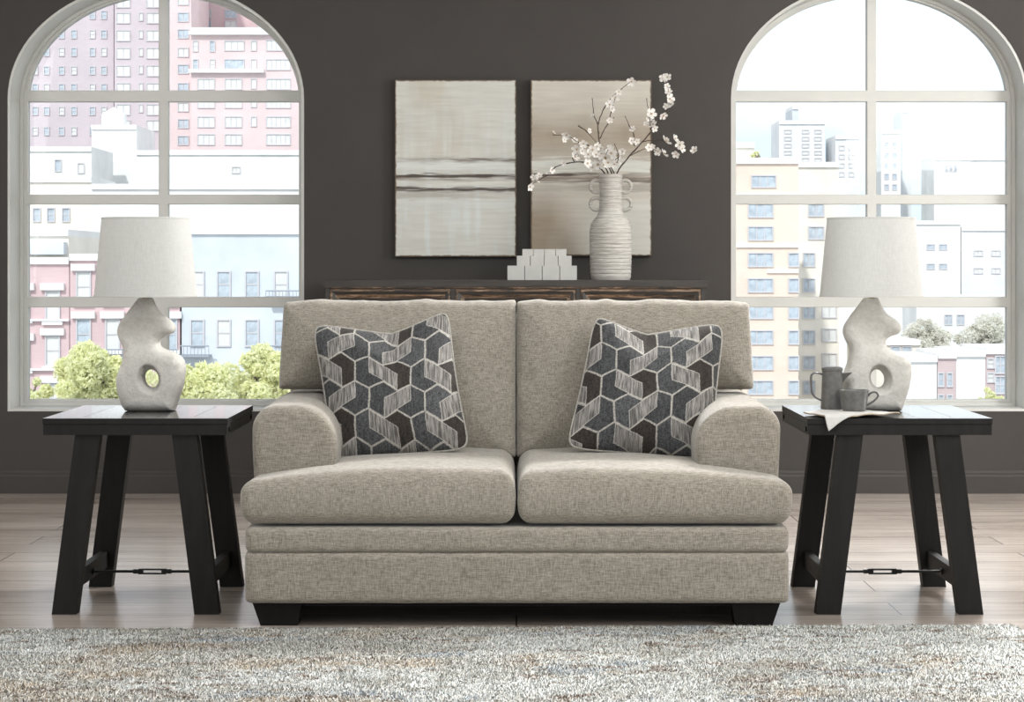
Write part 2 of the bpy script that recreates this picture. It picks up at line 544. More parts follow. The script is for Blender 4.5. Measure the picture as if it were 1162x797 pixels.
def make_window(n, cx):
    root = bpy.data.objects.new('window_%d' % n, None)
    root.location = (cx, WY, WBOT); link(root); root['kind'] = 'structure'
    z = lambda v: v - WBOT
    # reveal lining, its bottom is the sill
    o1 = arch(0, WA + 0.001, WB + 0.001, z(WS), z(WBOT) - 0.001); o2 = arch(0, WA - 0.012, WB - 0.012, z(WS), z(WBOT) + 0.012)
    r = curve_mesh('window_reveal', [o1, o2], WT - 0.01, M['win'], root); r.location.y = WT / 2 - 0.001
    A, B, ZS, ZB = WA - 0.013, WB - 0.013, z(WS), z(WBOT) + 0.013
    ia, ib = 0.663, 0.515
    mh = 0.023
    holes = []
    rows = [(0.437, 0.887), (0.939, 1.392), (1.440, 1.894)]
    for s in (-1, 1):
        for z0, z1 in rows:
            xa, xb = sorted((s * mh, s * ia)); holes.append([(xa, z(z0)), (xb, z(z0)), (xb, z(z1)), (xa, z(z1))])
        top = [(s * mh, z(1.950))]
        zc = 1.90
        t0 = math.asin((1.950 - zc) / ib)
        t1 = math.acos(mh / ia)
        for k in range(25):
            tt = t0 + (t1 - t0) * k / 24
            top.append((s * ia * math.cos(tt), z(zc + ib * math.sin(tt))))
        holes.append(top)
    fr = curve_mesh('window_frame', [arch(0, A, B, ZS, ZB)] + holes, 0.05, M['win'], root, bevel=0.004)
    fr.location.y = 0.235
    g = curve_mesh('window_glass', [arch(0, A - 0.008, B - 0.008, ZS, ZB + 0.008)], 0.005, M['glass'], root)
    g.location.y = 0.243
    # stop bead just outside the sash
    b2 = curve_mesh('window_stop', [arch(0, A, B, ZS, ZB), arch(0, A - 0.016, B - 0.016, ZS, ZB + 0.016)], 0.014, M['win'], root)
    b2.location.y = 0.200


make_window(1, WCX[0]); make_window(2, WCX[1])

# ------------------------------------------------------------------ sofa
def build_sofa():
    root = thing('loveseat', 'two-seat beige chenille loveseat with rolled arms and dark block feet at the rug edge', 'sofa', (0.0, 0.25, 0))
    def P(name, V, Fc, mat=M['sofa']):
        V = V - np.array([0, 0.25, 0])
        return mesh_np(name, V, Fc, mat, root)
    def wob(x, y, z, amp, sc, seed): return (fbm(x * sc, y * sc, z * sc, seed, 3) - 0.5) * 2 * amp
    YF = -0.22
    # base: lower panel
    def f(x, y, z):
        return sd_ext(sd_box(x, y, 0.0015, 0.30, 0.8195, 0.52, 0.03), np.abs(z - 0.148) - 0.077, 0.012) + wob(x, y, z, 0.0015, 12, 3)
    V, Fc = surface_nets(f, (-0.84, -0.25, 0.05), (0.85, 0.85, 0.25), 0.0095); P('base', V, Fc)
    def f(x, y, z):
        return sd_ext(sd_box(x, y, 0.0015, 0.06, 0.819, 0.282, 0.035), np.abs(z - 0.262) - 0.038, 0.016) + wob(x, y, z, 0.0015, 12, 5)
    V, Fc = surface_nets(f, (-0.84, -0.25, 0.21), (0.85, 0.37, 0.31), 0.0080); P('front_rail', V, Fc)
    # seat cushions (T shape)
    def seat(s, seed):
        def f(x, y, z):
            u = x * s
            d2 = np.minimum(sd_box(u, y, 0.4175, -0.115, 0.414, 0.115, 0.035), sd_box(u, y, 0.301, 0.15, 0.299, 0.38, 0.03))
            d2 = d2 + wob(x, y, z, 0.003, 7, seed)
            cr = 0.022 * np.clip(1 - ((u - 0.30) / 0.42) ** 2, -0.6, 1) * np.clip((y + 0.26) / 0.2, 0, 1) ** 0.5
            side = 0.016 * np.clip((u - 0.35) / 0.47, 0, 1) ** 2
            hz = 0.078 + 0.0 * x
            top = z - 0.385 - hz - cr + side - wob(x, y, z * 0, 0.004, 5, seed + 3)
            bot = -(z - 0.385) - hz
            bulge = 0.014 * np.cos(np.clip((z - 0.385) / 0.085, -1, 1) * PI / 2)
            return sd_ext(d2 + 0.014 - bulge, np.maximum(top, bot), 0.036)
        x0, x1 = sorted((-0.01 * s, 0.85 * s))
        V, Fc = surface_nets(f, (x0, -0.26, 0.29), (x1, 0.56, 0.51), 0.0075)
        P('seat_cushion', V, Fc)
    seat(-1, 11); seat(1, 23)
    # arms
    def arm(s, seed):
        def f(x, y, z):
            u = x * s
            cx, hx = 0.692, 0.132
            hx2 = hx - 0.012 * np.clip((0.52 - z) / 0.2, 0, 1)
            q = u - cx
            r = np.where(q > 0, 0.075, 0.125)
            zt = 0.650 + 0.010 * np.clip(y / 0.5, 0, 1)
            qx = np.abs(q) - hx2 + r; qz = (z - zt) + r
            d2 = np.hypot(np.maximum(qx, 0), np.maximum(qz, 0)) + np.minimum(np.maximum(qx, qz), 0) - r
            d2 = d2 + wob(x, y, z, 0.003, 6, seed)
            dy = np.abs(y - 0.395) - 0.395
            return np.maximum(sd_ext(d2, dy, 0.030), 0.225 - z)
        x0, x1 = sorted((0.53 * s, 0.85 * s))
        V, Fc = surface_nets(f, (x0, -0.03, 0.215), (x1, 0.82, 0.69), 0.0075)
        P('arm', V, Fc)
    arm(-1, 31); arm(1, 43)
    # back cushions
    def back(s, seed):
        lean = 0.16
        def f(x, y, z):
            u = x * s
            yy = y - 0.50 - (z - 0.47) * lean
            ub = 0.786 + 0.012 * np.clip((0.95 - z) / 0.3, 0, 1)
            zt = 0.964 + 0.012 * fbm(x * 13, 0 * x, 0, seed + 9, 3) - 0.010 * np.clip((u - 0.62) / 0.17, 0, 1) ** 2
            big = sd_box(u, z, (ub + 0.001) / 2, (0.672 + zt) / 2, (ub - 0.001) / 2, (zt - 0.672) / 2, 0.010)
            low = sd_box(u, z, 0.281, 0.70, 0.280, 0.255, 0.012)
            d2 = np.minimum(big, low)
            k = 0.05
            h = np.clip(0.5 + 0.5 * (low - big) / k, 0, 1)
            ins = np.clip(-d2, 0, 1)
            crown = 0.062 * (1 - np.exp(-ins / 0.075))
            gath = 0.006 * np.exp(-ins / 0.05) * (fbm(u * 26, z * 26, 0, seed + 4, 2) - 0.5) * 2
            T = 0.055 + crown + gath + wob(x, y * 0, z, 0.006, 5, seed)
            return sd_ext(d2 + wob(x, y, z, 0.0015, 20, seed + 2), np.abs(yy) - T, 0.020) * 0.9
        x0, x1 = sorted((-0.015 * s, 0.83 * s))
        V, Fc = surface_nets(f, (x0, 0.30, 0.43), (x1, 0.74, 1.0), 0.0075)
        P('back_cushion', V, Fc)
    back(-1, 51); back(1, 63)
    # back frame
    def f(x, y, z):
        return sd_ext(sd_box(x, z, 0, 0.565, 0.785, 0.355, 0.06), np.abs(y - 0.745 - (z - 0.47) * 0.10) - 0.06, 0.03)
    V, Fc = surface_nets(f, (-0.83, 0.6, 0.2), (0.83, 0.9, 0.96), 0.012); P('back_frame', V, Fc)
    # feet
    for sx in (-1, 1):
        for yy, back_ in ((-0.195, 0), (0.70, 1)):
            bm = bmesh.new()
            xo, xi, xob, xib = 0.798, 0.648, 0.772, 0.660
            pts = []
            for z_, a, b, y0, y1 in ((0.0, xib, xob, yy + 0.008, yy + 0.095), (0.078, xi, xo, yy, yy + 0.11)):
                pts += [(sx * a, y0 - 0.25, z_), (sx * b, y0 - 0.25, z_), (sx * b, y1 - 0.25, z_), (sx * a, y1 - 0.25, z_)]
            hexa(bm, pts)
            bm_obj('foot', bm, M['sofafoot'], root, bevel=0.003)
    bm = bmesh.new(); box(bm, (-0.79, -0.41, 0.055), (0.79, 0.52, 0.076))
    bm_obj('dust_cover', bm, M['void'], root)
    return root


build_sofa()


# ------------------------------------------------------------------ throw pillows
def hexpattern(u, v, seed=0):
    wu = (fbm(u * 9, v * 9, 0, 31 + seed, 2) - 0.5) * 0.016; wv = (fbm(u * 9, v * 9, 0, 41 + seed, 2) - 0.5) * 0.016
    jit = (fbm(u * 260, v * 260, 0, 51 + seed, 2) - 0.5) * 0.0022
    u = u + wu + jit; v = v + wv + jit
    """u, v in metres on the cloth; returns colours"""
    w = 0.093; e = 0.066; g = w - e
    row = np.floor(v / w)
    fv = v - row * w            # 0..w : vertical edge part is 0..e, zig part e..w
    odd = (row.astype(int) & 1)
    uo = u - odd * w / 2
    # vertical edges of this row at uo = k*w
    k = np.round(uo / w)
    dx = uo - k * w             # distance to the nearest vertical edge
    seg = np.abs(dx) / (w / 2)  # 0 at edge, 1 at cell centre
    # zig line height above row start: junction at (edge, e) rising to (centre, e+g)
    zig = e + g * seg
    above = fv > zig
    dline = np.minimum(np.abs(dx) + np.where((fv > e + 0.003), 1, 0), np.abs(fv - zig) * 0.87)
    zigd = e + g * seg - w      # same line from the row below, reaches down from this row's start
    dline = np.minimum(dline, np.where(fv < 0.01, np.abs(fv + (w - e) * 0 - 0.0) + 0.02, 1))
    # cell ids: column cell to the left/right of the edge (below zig) or the cell of the next row (above zig)
    cell = np.where(dx > 0, k, k - 1)
    nrow = row + 1
    uo2 = u - ((nrow.astype(int) & 1)) * w / 2
    cell2 = np.floor(uo2 / w)
    rr = np.where(above, nrow, row); cc = np.where(above, cell2, cell)
    oddc = (rr.astype(int) & 1)
    brown = (oddc == 0) & (np.mod(cc, 2) == 0)
    rnd = _hash(cc, rr, cc * 0, 5 + seed)
    slate = np.array([0.050, 0.0518, 0.0545]); brn = np.array([0.030, 0.024, 0.020])
    col = np.where(brown[..., None], brn, slate * (0.75 + 0.6 * rnd[..., None]))
    sp = fbm(u * 420, v * 420, 0, 3 + seed, 2)[..., None]
    st = fbm(u * 380, v * 60, 0, 8 + seed, 2)[..., None]
    col = col * np.clip(-0.55 + 1.9 * sp + 1.1 * st, 0.3, 2.2)
    cream = np.array([0.46, 0.44, 0.40])
    lw = 0.0034
    ln = np.clip((lw - dline) / 0.0014, 0, 1)[..., None]
    inner = np.clip((0.0009 - dline) / 0.0009, 0, 1)[..., None]
    col = col * (1 - ln) + cream * (0.45 + 0.9 * sp) * ln
    col = col * (1 - 0.45 * inner)
    # striped parallelograms centred on every second vertical edge
    out = col
    for dr in (-1, 0, 1):
        r2 = row + dr
        o2 = (r2.astype(int) & 1)
        u2 = u - o2 * w / 2
        k2 = np.round(u2 / (2 * w)) * 2
        # centred on even edges
        dxx = u2 - k2 * w
        vv = v - r2 * w - e / 2
        sl = np.where(o2 == 1, 0.66, -0.56)
        hh = 0.031
        d = np.maximum(np.abs(dxx) - w * 0.50, np.abs(vv - sl * dxx) - hh)
        body = np.clip(-d / 0.001, 0, 1)[..., None]
        rim = np.clip((0.0028 + d) / 0.0012, 0, 1)[..., None]
        st2 = fbm(u2 * 420, v * 30, 0, 21 + seed, 2)[..., None]
        gray = np.array([0.20, 0.19, 0.18]) * np.clip(-0.2 + 2.3 * st2, 0.4, 1.8)
        cpar = gray * (1 - rim) + np.array([0.50, 0.48, 0.44]) * rim
        out = out * (1 - body) + cpar * body
    return out


def pillow(label, TL, TR, BR, BL, dips, y0, lean, origin, rot, off, seed):
    """corners in metres in the pillow's upright plane (x right, z up from origin)"""
    n = 300
    tt = np.linspace(0, 1, n)
    U, W = np.meshgrid(tt, tt, indexing='ij')
    def edge(a, b, bow, peak, sh):
        def g(q):
            base = np.outer(1 - q, a) + np.outer(q, b)
            nrm = np.array([-(b - a)[1], (b - a)[0]]); nrm = nrm / np.linalg.norm(nrm)
            prof = bow * (1 - np.abs(2 * (q + peak * q * (1 - q)) - 1) ** sh)
            return base + prof[:, None] * nrm
        return g
    TL, TR, BR, BL = [np.array(c, float) for c in (TL, TR, BR, BL)]
    eT = edge(TL, TR, -dips[0], dips[4], 1.15)(tt); eB = edge(BL, BR, dips[1], 0, 2.2)(tt)
    eL = edge(BL, TL, -dips[2], 0, 2.2)(tt); eR = edge(BR, TR, dips[3], 0, 2.2)(tt)
    u = U[..., None]; v = W[..., None]
    P2 = (1 - v) * eB[:, None, :] + v * eT[:, None, :] + (1 - u) * eL[None, :, :] + u * eR[None, :, :] \
        - ((1 - u) * (1 - v) * BL + u * (1 - v) * BR + (1 - u) * v * TL + u * v * TR)
    s_, t_ = 2 * U - 1, 2 * W - 1
    a = 1 - np.abs(s_) ** 2.3; b = 1 - np.abs(t_) ** 2.3
    cc = (TL + TR + BR + BL) / 4
    pull = 0.075 * np.abs(s_) ** 7 * np.abs(t_) ** 7
    P2 = (P2 - cc) * (1.002 - pull[..., None]) + cc
    T = 0.096 * (np.clip(a, 0, 1) ** 0.68) * (np.clip(b, 0, 1) ** 0.68)
    T = T * (1 - 0.62 * np.exp(-((U - 0.5 + dips[4] * 0.25) / 0.20) ** 2 - ((W - 1) / 0.22) ** 2))
    T = T * (1 + 0.22 * (fbm(U * 4, W * 4, 0, seed, 3) - 0.5)) + 0.0008
    cl, sl = math.cos(lean), math.sin(lean)
    def place(sgn, TT, PP):
        x = PP[..., 0]; z = PP[..., 1]; y = -sgn * TT
        Y = y * cl + z * sl; Zz = z * cl - y * sl
        return np.stack([x, Y, Zz], -1).reshape(-1, 3)
    lin = (np.stack([U, W], -1) - 0.5) * 0.45
    ca, sa = math.cos(rot), math.sin(rot)
    pu = lin[..., 0] * ca - lin[..., 1] * sa + off[0]; pv = lin[..., 0] * sa + lin[..., 1] * ca + off[1]
    cols = hexpattern(pu, pv, seed).reshape(-1, 3)
    idx = np.arange(n * n).reshape(n, n)
    Fq = np.stack([idx[:-1, :-1], idx[1:, :-1], idx[1:, 1:], idx[:-1, 1:]], -1).reshape(-1, 4)
    root = thing('throw_pillow', label, 'pillow', origin, 0.0, 'patterned throw pillows on the loveseat')
    mesh_np('front_cover', place(1, T, P2), Fq, M['pillow'], root, cols=cols)
    s = 6
    Tb, Pb = T[::s, ::s].copy(), P2[::s, ::s]
    Tb = T[np.ix_(np.r_[0:n - 1:s, n - 1], np.r_[0:n - 1:s, n - 1])]; Pb = P2[np.ix_(np.r_[0:n - 1:s, n - 1], np.r_[0:n - 1:s, n - 1])]
    m = Tb.shape[0]; idx = np.arange(m * m).reshape(m, m)
    Fb = np.stack([idx[:-1, 1:], idx[1:, 1:], idx[1:, :-1], idx[:-1, :-1]], -1).reshape(-1, 4)
    mesh_np('back_cover', place(-1, Tb * 0.75, Pb), Fb, M['pillowback'], root)
    # piping round the seam
    loop = np.concatenate([P2[:-1:5, 0], P2[-1, :-1:5], P2[:0:-5, -1], P2[0, :0:-5]])
    L3 = place(1, np.zeros(len(loop)), loop)
    keep = [L3[0]]
    for q in L3[1:]:
        if np.linalg.norm(q - keep[-1]) > 0.004: keep.append(q)
    if np.linalg.norm(keep[0] - keep[-1]) < 0.003: keep.pop()
    bm = bmesh.new(); tube(bm, [tuple(q) for q in keep], 0.0042, 8, closed=True)
    bm_obj('piping', bm, M['piping'], root, smooth=True)
    return root


k = 6.55 / F
kk = 6.66 / F
def pl(x, y, x0, y0): return ((x - x0) * kk, (y0 - y) * kk / math.cos(0.40))
x0, y0 = 458, 521
pillow('hexagon patterned throw pillow on the seat half farthest from the pitcher and mug',
       pl(351, 378, x0, y0), pl(507, 361, x0, y0), pl(534, 516, x0, y0), pl(381, 527, x0, y0),
       (0.068, 0.004, 0.008, 0.014, -0.25), 0, 0.40, (X(458, 0.27), 0.215, 0.480), 0.14, (0.02, 0.0), 1)
x0 = 723
pillow('hexagon patterned throw pillow leaning beside the loveseat arm nearest the pitcher and mug',
       pl(677, 367, x0, y0), pl(825, 377, x0, y0), pl(803, 527, x0, y0), pl(642, 515, x0, y0),
       (0.062, 0.004, 0.010, 0.006, 0.35), 0, 0.40, (X(723, 0.27), 0.215, 0.480), -0.16, (0.07, 0.03), 2)


# ------------------------------------------------------------------ end tables
def build_table(label, cx):
    root = thing('end_table', label, 'table', (cx, 0.305, 0), 0.0, 'black end tables beside the loveseat')
    hw, hd, zt = 0.288, 0.302, 0.611
    bm = bmesh.new()
    bd = 0.055   # breadboard ends
    box(bm, (-hw, -hd, zt - 0.018), (hw, -hd + bd, zt)); box(bm, (-hw, hd - bd, zt - 0.018), (hw, hd, zt))
    nb = 5; wdt = 2 * hw / nb
    for i in range(nb):
        box(bm, (-hw + i * wdt + (0.0008 if i else 0), -hd + bd + 0.0015, zt - 0.018), (-hw + (i + 1) * wdt - (0.0008 if i < nb - 1 else 0), hd - bd - 0.0015, zt))
    tp = bm_obj('table_top', bm, None, root, bevel=0.0016, seg=1, mats=[M['top'], M['leg']])
    for p_ in tp.data.polygons: p_.material_index = 0 if p_.normal.z > 0.9 else 1
    bm = bmesh.new()
    a = 0.002; z0, z1 = zt - 0.052, zt - 0.0195
    box(bm, (-hw + a, -hd + a, z0), (hw - a, -hd + 0.024, z1)); box(bm, (-hw + a, hd - 0.024, z0), (hw - a, hd - a, z1))
    box(bm, (-hw + a, -hd + 0.024, z0), (-hw + 0.024, hd - 0.024, z1)); box(bm, (hw - 0.024, -hd + 0.024, z0), (hw - a, hd - 0.024, z1))
    box(bm, (-hw + 0.024, -hd + 0.024, z1 - 0.008), (hw - 0.024, hd - 0.024, z1))
    bm_obj('apron', bm, M['leg'], root, bevel=0.0012, seg=1)
    for sx in (-1, 1):
        for yy in (-hd + 0.04, hd - 0.04):
            bm = bmesh.new(); tube(bm, [(sx * (hw - 0.004), yy, zt - 0.036), (sx * (hw + 0.003), yy, zt - 0.036)], 0.007, 12)
            bm_obj('bolt', bm, M['iron'], root)
    # legs: splayed flat posts
    w2 = 0.0385; xt, xf = 0.151, 0.222
    for sx in (-1, 1):
        for sy in (-1, 1):
            yt0, yt1 = sorted((sy * (hd - 0.012), sy * (hd - 0.062)))
            yf0, yf1 = sorted((sy * (hd - 0.004), sy * (hd - 0.054)))
            bm = bmesh.new()
            p = []
            for z_, xc, ya, yb in ((0.0, xf, yf0, yf1), (zt - 0.053, xt, yt0, yt1)):
                p += [(sx * xc - w2, ya, z_), (sx * xc + w2, ya, z_), (sx * xc + w2, yb, z_), (sx * xc - w2, yb, z_)]
            hexa(bm, p)
            bm_obj('leg', bm, M['leg'], root, bevel=0.0025)
        xs = sx * (xf - 0.014)
        bm = bmesh.new(); box(bm, (xs - 0.013, -hd + 0.052, 0.068), (xs + 0.013, hd - 0.052, 0.122))
        bm_obj('side_stretcher', bm, M['leg'], root, bevel=0.002)
    xr = xf - 0.028
    bm = bmesh.new()
    bm.free()
    for s in (-1, 1):
        bm = bmesh.new()
        Rr = [(0.050, 0.0075), (0.062, 0.0075), (0.0622, 0.0045), (xr - 0.006, 0.0045), (xr - 0.0058, 0.010), (xr, 0.010)]
        tube(bm, [(s * q[0], 0, 0.090) for q in Rr], [q[1] for q in Rr], 12)
        bm_obj('tie_rod', bm, M['iron'], root)
    bm = bmesh.new()
    lp = [(-0.056, 0), (-0.044, 0.009), (0.044, 0.009), (0.056, 0), (0.044, -0.009), (-0.044, -0.009)]
    ip = [(-0.030, 0.0042), (0.030, 0.0042), (0.030, -0.0042), (-0.030, -0.0042)]
    bm.free()
    tb = curve_mesh('turnbuckle', [lp, ip], 0.012, M['iron'], root); tb.location.z = 0.090
    return root


build_table('black wooden end table with splayed legs holding only a lamp', X(153, 0.0))
build_table('black wooden end table with splayed legs holding lamp, pitcher, mug and napkin', X(1021.5, 0.0))


# ------------------------------------------------------------------ lamps
OUT = [(237, 335), (215, 365), (190, 400), (171, 430), (166, 455), (174, 480), (187, 508), (189, 540), (179, 575), (168, 605),
       (165, 635), (171, 670), (182, 705), (193, 722), (210, 729), (350, 729), (364, 720), (375, 690), (388, 650), (396, 605),
       (396, 572), (388, 550), (368, 532), (338, 520), (317, 510), (308, 495), (312, 479), (328, 469), (350, 461), (363, 447),
       (360, 428), (341, 408), (318, 393), (302, 373), (292, 350), (285, 335)]


def build_lamp(label, x, y, zb):
    root = thing('table_lamp', label, 'lamp', (x, y, zb), 0.0, 'freeform plaster table lamps')
    sc = 1 / 1066.0
    P = [((a - 262) * sc, (729 - b) * sc) for a, b in OUT]
    P3 = smooth_pts([(a, b, 0) for a, b in P] , 3)
    poly = [(p.x, p.y) for p in P3]
    hx, hz = (284 - 262) * sc, (729 - 617) * sc
    def f(x_, y_, z_):
        d2 = sd_poly(x_[:, 0, :], z_[:, 0, :], poly)[:, None, :] + 0 * y_
        ca, sa = math.cos(0.24), math.sin(0.24)
        qx, qz = (x_ - hx), (z_ - hz)
        fl = np.clip(np.abs(y_) / 0.066, 0, 1) ** 1.0
        rx = (qx * ca + qz * sa) / (0.0215 + 0.0155 * fl); rz = (-qx * sa + qz * ca) / (0.0290 + 0.0190 * fl)
        dh = (1 - np.hypot(rx, rz)) * 0.028
        T = 0.066 - 0.022 * np.clip((z_ - 0.16) / 0.2, 0, 1) - 0.020 * np.clip((z_ - 0.31) / 0.06, 0, 1)
        inn = np.clip(-d2, 0, 1)
        body = sd_ext(d2, np.abs(y_) - T, 0.034 - 0.012 * np.clip((z_ - 0.3) / 0.06, 0, 1))
        body = np.maximum(body, -z_)
        kq = 0.006
        h = np.clip(0.5 - 0.5 * (dh - body) / -kq, 0, 1)
        h = np.clip(0.5 + 0.5 * (dh - body) / kq, 0, 1)
        r = body * (1 - h) + dh * h + kq * h * (1 - h)
        return r + (fbm(x_ * 60, y_ * 60, z_ * 60, 2, 2) - 0.5) * 0.0012
    V, Fc = surface_nets(f, (-0.115, -0.085, -0.006), (0.145, 0.085, 0.378), 0.0036)
    mesh_np('lamp_base', V, Fc, M['lamp'], root)
    bm = bmesh.new(); lathe(bm, [(0, 0.362), (0.012, 0.362), (0.012, 0.40), (0.017, 0.402), (0.017, 0.45), (0, 0.45)], 20)
    bm_obj('socket', bm, M['brass'], root, smooth=True)
    z0, z1 = 0.374, 0.632
    r0, r1 = 0.1675, 0.1430
    bm = bmesh.new()
    lathe(bm, [(r0, z0), (r1, z1), (r1 - 0.003, z1), (r0 - 0.003, z0), (r0, z0)], 96)
    for r_, z_ in ((r0, z0 + 0.002), (r1, z1 - 0.002)):
        lathe(bm, [(r_ + 0.0008, z_ - 0.003), (r_ + 0.0018, z_), (r_ + 0.0008, z_ + 0.003), (r_ - 0.003, z_ + 0.003), (r_ - 0.003, z_ - 0.003), (r_ + 0.0008, z_ - 0.003)], 96)
    bmesh.ops.remove_doubles(bm, verts=bm.verts, dist=1e-5)
    bm_obj('lamp_shade', bm, M['shade'], root, smooth=True)
    bm = bmesh.new()
    for k_ in range(3):
        a = 2 * PI * k_ / 3 + 0.4
        tube(bm, [(0, 0, z1 - 0.03), ((r1 - 0.002) * math.cos(a), (r1 - 0.002) * math.sin(a), z1 - 0.006)], 0.0018, 6)
    hp = [(0.010, 0, 0.40), (0.05, 0, 0.43), (0.058, 0, 0.50), (0.03, 0, 0.58), (0, 0, z1 - 0.03), (-0.03, 0, 0.58), (-0.058, 0, 0.50), (-0.05, 0, 0.43), (-0.010, 0, 0.40)]
    tube(bm, smooth_pts(hp, 4), 0.0018, 6)
    bm_obj('harp', bm, M['brass'], root)
    return root


TZ = 0.6115
build_lamp('off-white sculptural table lamp on the table that holds nothing else', X(165.5, 0.36), 0.36, TZ)
build_lamp('off-white sculptural table lamp standing behind the grey pitcher and mug', X(988.5, 0.36), 0.36, TZ)

# ------------------------------------------------------------------ napkin, pitcher, mug
def build_napkin():
    A, T, C, B = [np.array(p) for p in ((0.915, 0.150), (0.972, -0.052), (1.215, 0.105), (1.16, 0.40))]
    B = np.array((1.045, 0.345))
    n = 60; q = np.linspace(0, 1, n)
    U, W = np.meshgrid(q, q, indexing='ij')
    P = ((1 - U) * (1 - W))[..., None] * T + (U * (1 - W))[..., None] * C + (U * W)[..., None] * B + ((1 - U) * W)[..., None] * A
    x, y = P[..., 0], P[..., 1]
    x = x + 0.004 * np.sin(y * 40)
    ye = -0.002; r = 0.006
    z = np.full(x.shape, TZ + 0.0060)
    z = z + 0.0025 * (fbm(x * 30, y * 30, 0, 4, 2)) + 0.004 * np.clip(1 - W * 6, 0, 1) * (1 + np.sin(x * 70)) * 0.5
    over = np.clip(ye - y, 0, 1)
    ang = np.clip(over / r, 0, PI / 2 * 0.92)
    y2 = np.where(over > 0, ye - r * np.sin(ang) - np.clip(over - r * PI / 2, 0, 1) * 0.15, y)
    z2 = z - r * (1 - np.cos(ang)) - np.clip(over - r * PI / 2, 0, 1)
    nn = n * n
    V = np.stack([x, y2, z2], -1).reshape(-1, 3)
    idx = np.arange(nn).reshape(n, n)
    Fq = np.stack([idx[:-1, :-1], idx[1:, :-1], idx[1:, 1:], idx[:-1, 1:]], -1).reshape(-1, 4)
    o = mesh_np('napkin', V, Fq, mats=[M['napkin'], M['napkin_edge']])
    md = o.modifiers.new('thick', 'SOLIDIFY'); md.thickness = 0.0048; md.offset = 0; md.material_offset_rim = 1
    tag(o, 'folded white linen napkin under the pitcher and mug, its corner hanging over the table edge', 'napkin')


build_napkin()
NZ = TZ + 0.0098


def build_pitcher():
    x, y = X(943, 0.30), 0.275
    root = thing('pitcher', 'tall grey stoneware pitcher with a lid beside the mug on the napkin', 'pitcher', (x, y, NZ))
    bm = bmesh.new()
    lathe(bm, [(0, 0), (0.0365, 0), (0.0375, 0.003), (0.0345, 0.06), (0.0325, 0.118), (0.0325, 0.124), (0.0300, 0.124), (0.0300, 0.120), (0, 0.120)], 56)
    bm_obj('body', bm, M['pewter'], root, smooth=True)
    bm = bmesh.new()
    lathe(bm, [(0, 0.1205), (0.0295, 0.1205), (0.0295, 0.1245), (0.0335, 0.1245), (0.0345, 0.128), (0.0335, 0.134), (0.026, 0.1375), (0, 0.138)], 56)
    bm_obj('lid', bm, M['pewter'], root, smooth=True)
    # spout: an open beak narrowing down the wall
    bm = bmesh.new()
    rings = []
    N = 12
    for i in range(10):
        q = i / 9
        z = 0.074 + (0.117 - 0.074) * q
        out = 0.003 + 0.033 * q ** 1.7; hw = 0.004 + 0.011 * q
        rz = []
        for j in range(N + 1):
            a = PI * j / N
            rz.append(bm.verts.new((0.0300 + out * math.sin(a) ** 1.3, -hw * math.cos(a), z - 0.006 * q * 0 + 0.002 * q * math.sin(a))))
        rings.append(rz)
    for a, b in zip(rings, rings[1:]):
        for j in range(N): bm.faces.new((a[j], a[j + 1], b[j + 1], b[j]))
    bm.faces.new(rings[0]); bm.faces.new(list(reversed(rings[-1])))
    bm_obj('spout', bm, M['pewter'], root, smooth=True)
    bm = bmesh.new()
    hp = [(-0.031, 0, 0.112), (-0.045, 0, 0.117), (-0.060, 0, 0.116), (-0.068, 0, 0.107), (-0.068, 0, 0.08), (-0.066, 0, 0.056), (-0.058, 0, 0.042), (-0.045, 0, 0.033), (-0.033, 0, 0.028)]
    tube(bm, smooth_pts(hp, 5), 0.0036, 10, sx=1.6)
    bm_obj('handle', bm, M['pewter'], root, smooth=True)


def build_mug():
    x, y = X(969, 0.2), 0.195
    root = thing('mug', 'low wide grey stoneware mug on the napkin in front of the pitcher', 'mug', (x, y, NZ))
    bm = bmesh.new()
    lathe(bm, [(0, 0), (0.034, 0), (0.0365, 0.002), (0.041, 0.025), (0.0445, 0.052), (0.0465, 0.0655), (0.0455, 0.0668), (0.044, 0.0655), (0.041, 0.05), (0.037, 0.02), (0.032, 0.007), (0, 0.006)], 56)
    bm_obj('body', bm, M['pewter'], root, smooth=True)
    bm = bmesh.new()
    hp = [(0.0405, 0, 0.018), (0.050, 0, 0.023), (0.066, 0, 0.034), (0.076, 0, 0.046), (0.074, 0, 0.056), (0.064, 0, 0.060), (0.052, 0, 0.056), (0.0435, 0, 0.046)]
    tube(bm, smooth_pts(hp, 5), 0.0033, 10, sx=1.7)
    bm_obj('handle', bm, M['pewter'], root, smooth=True)


build_pitcher(); build_mug()

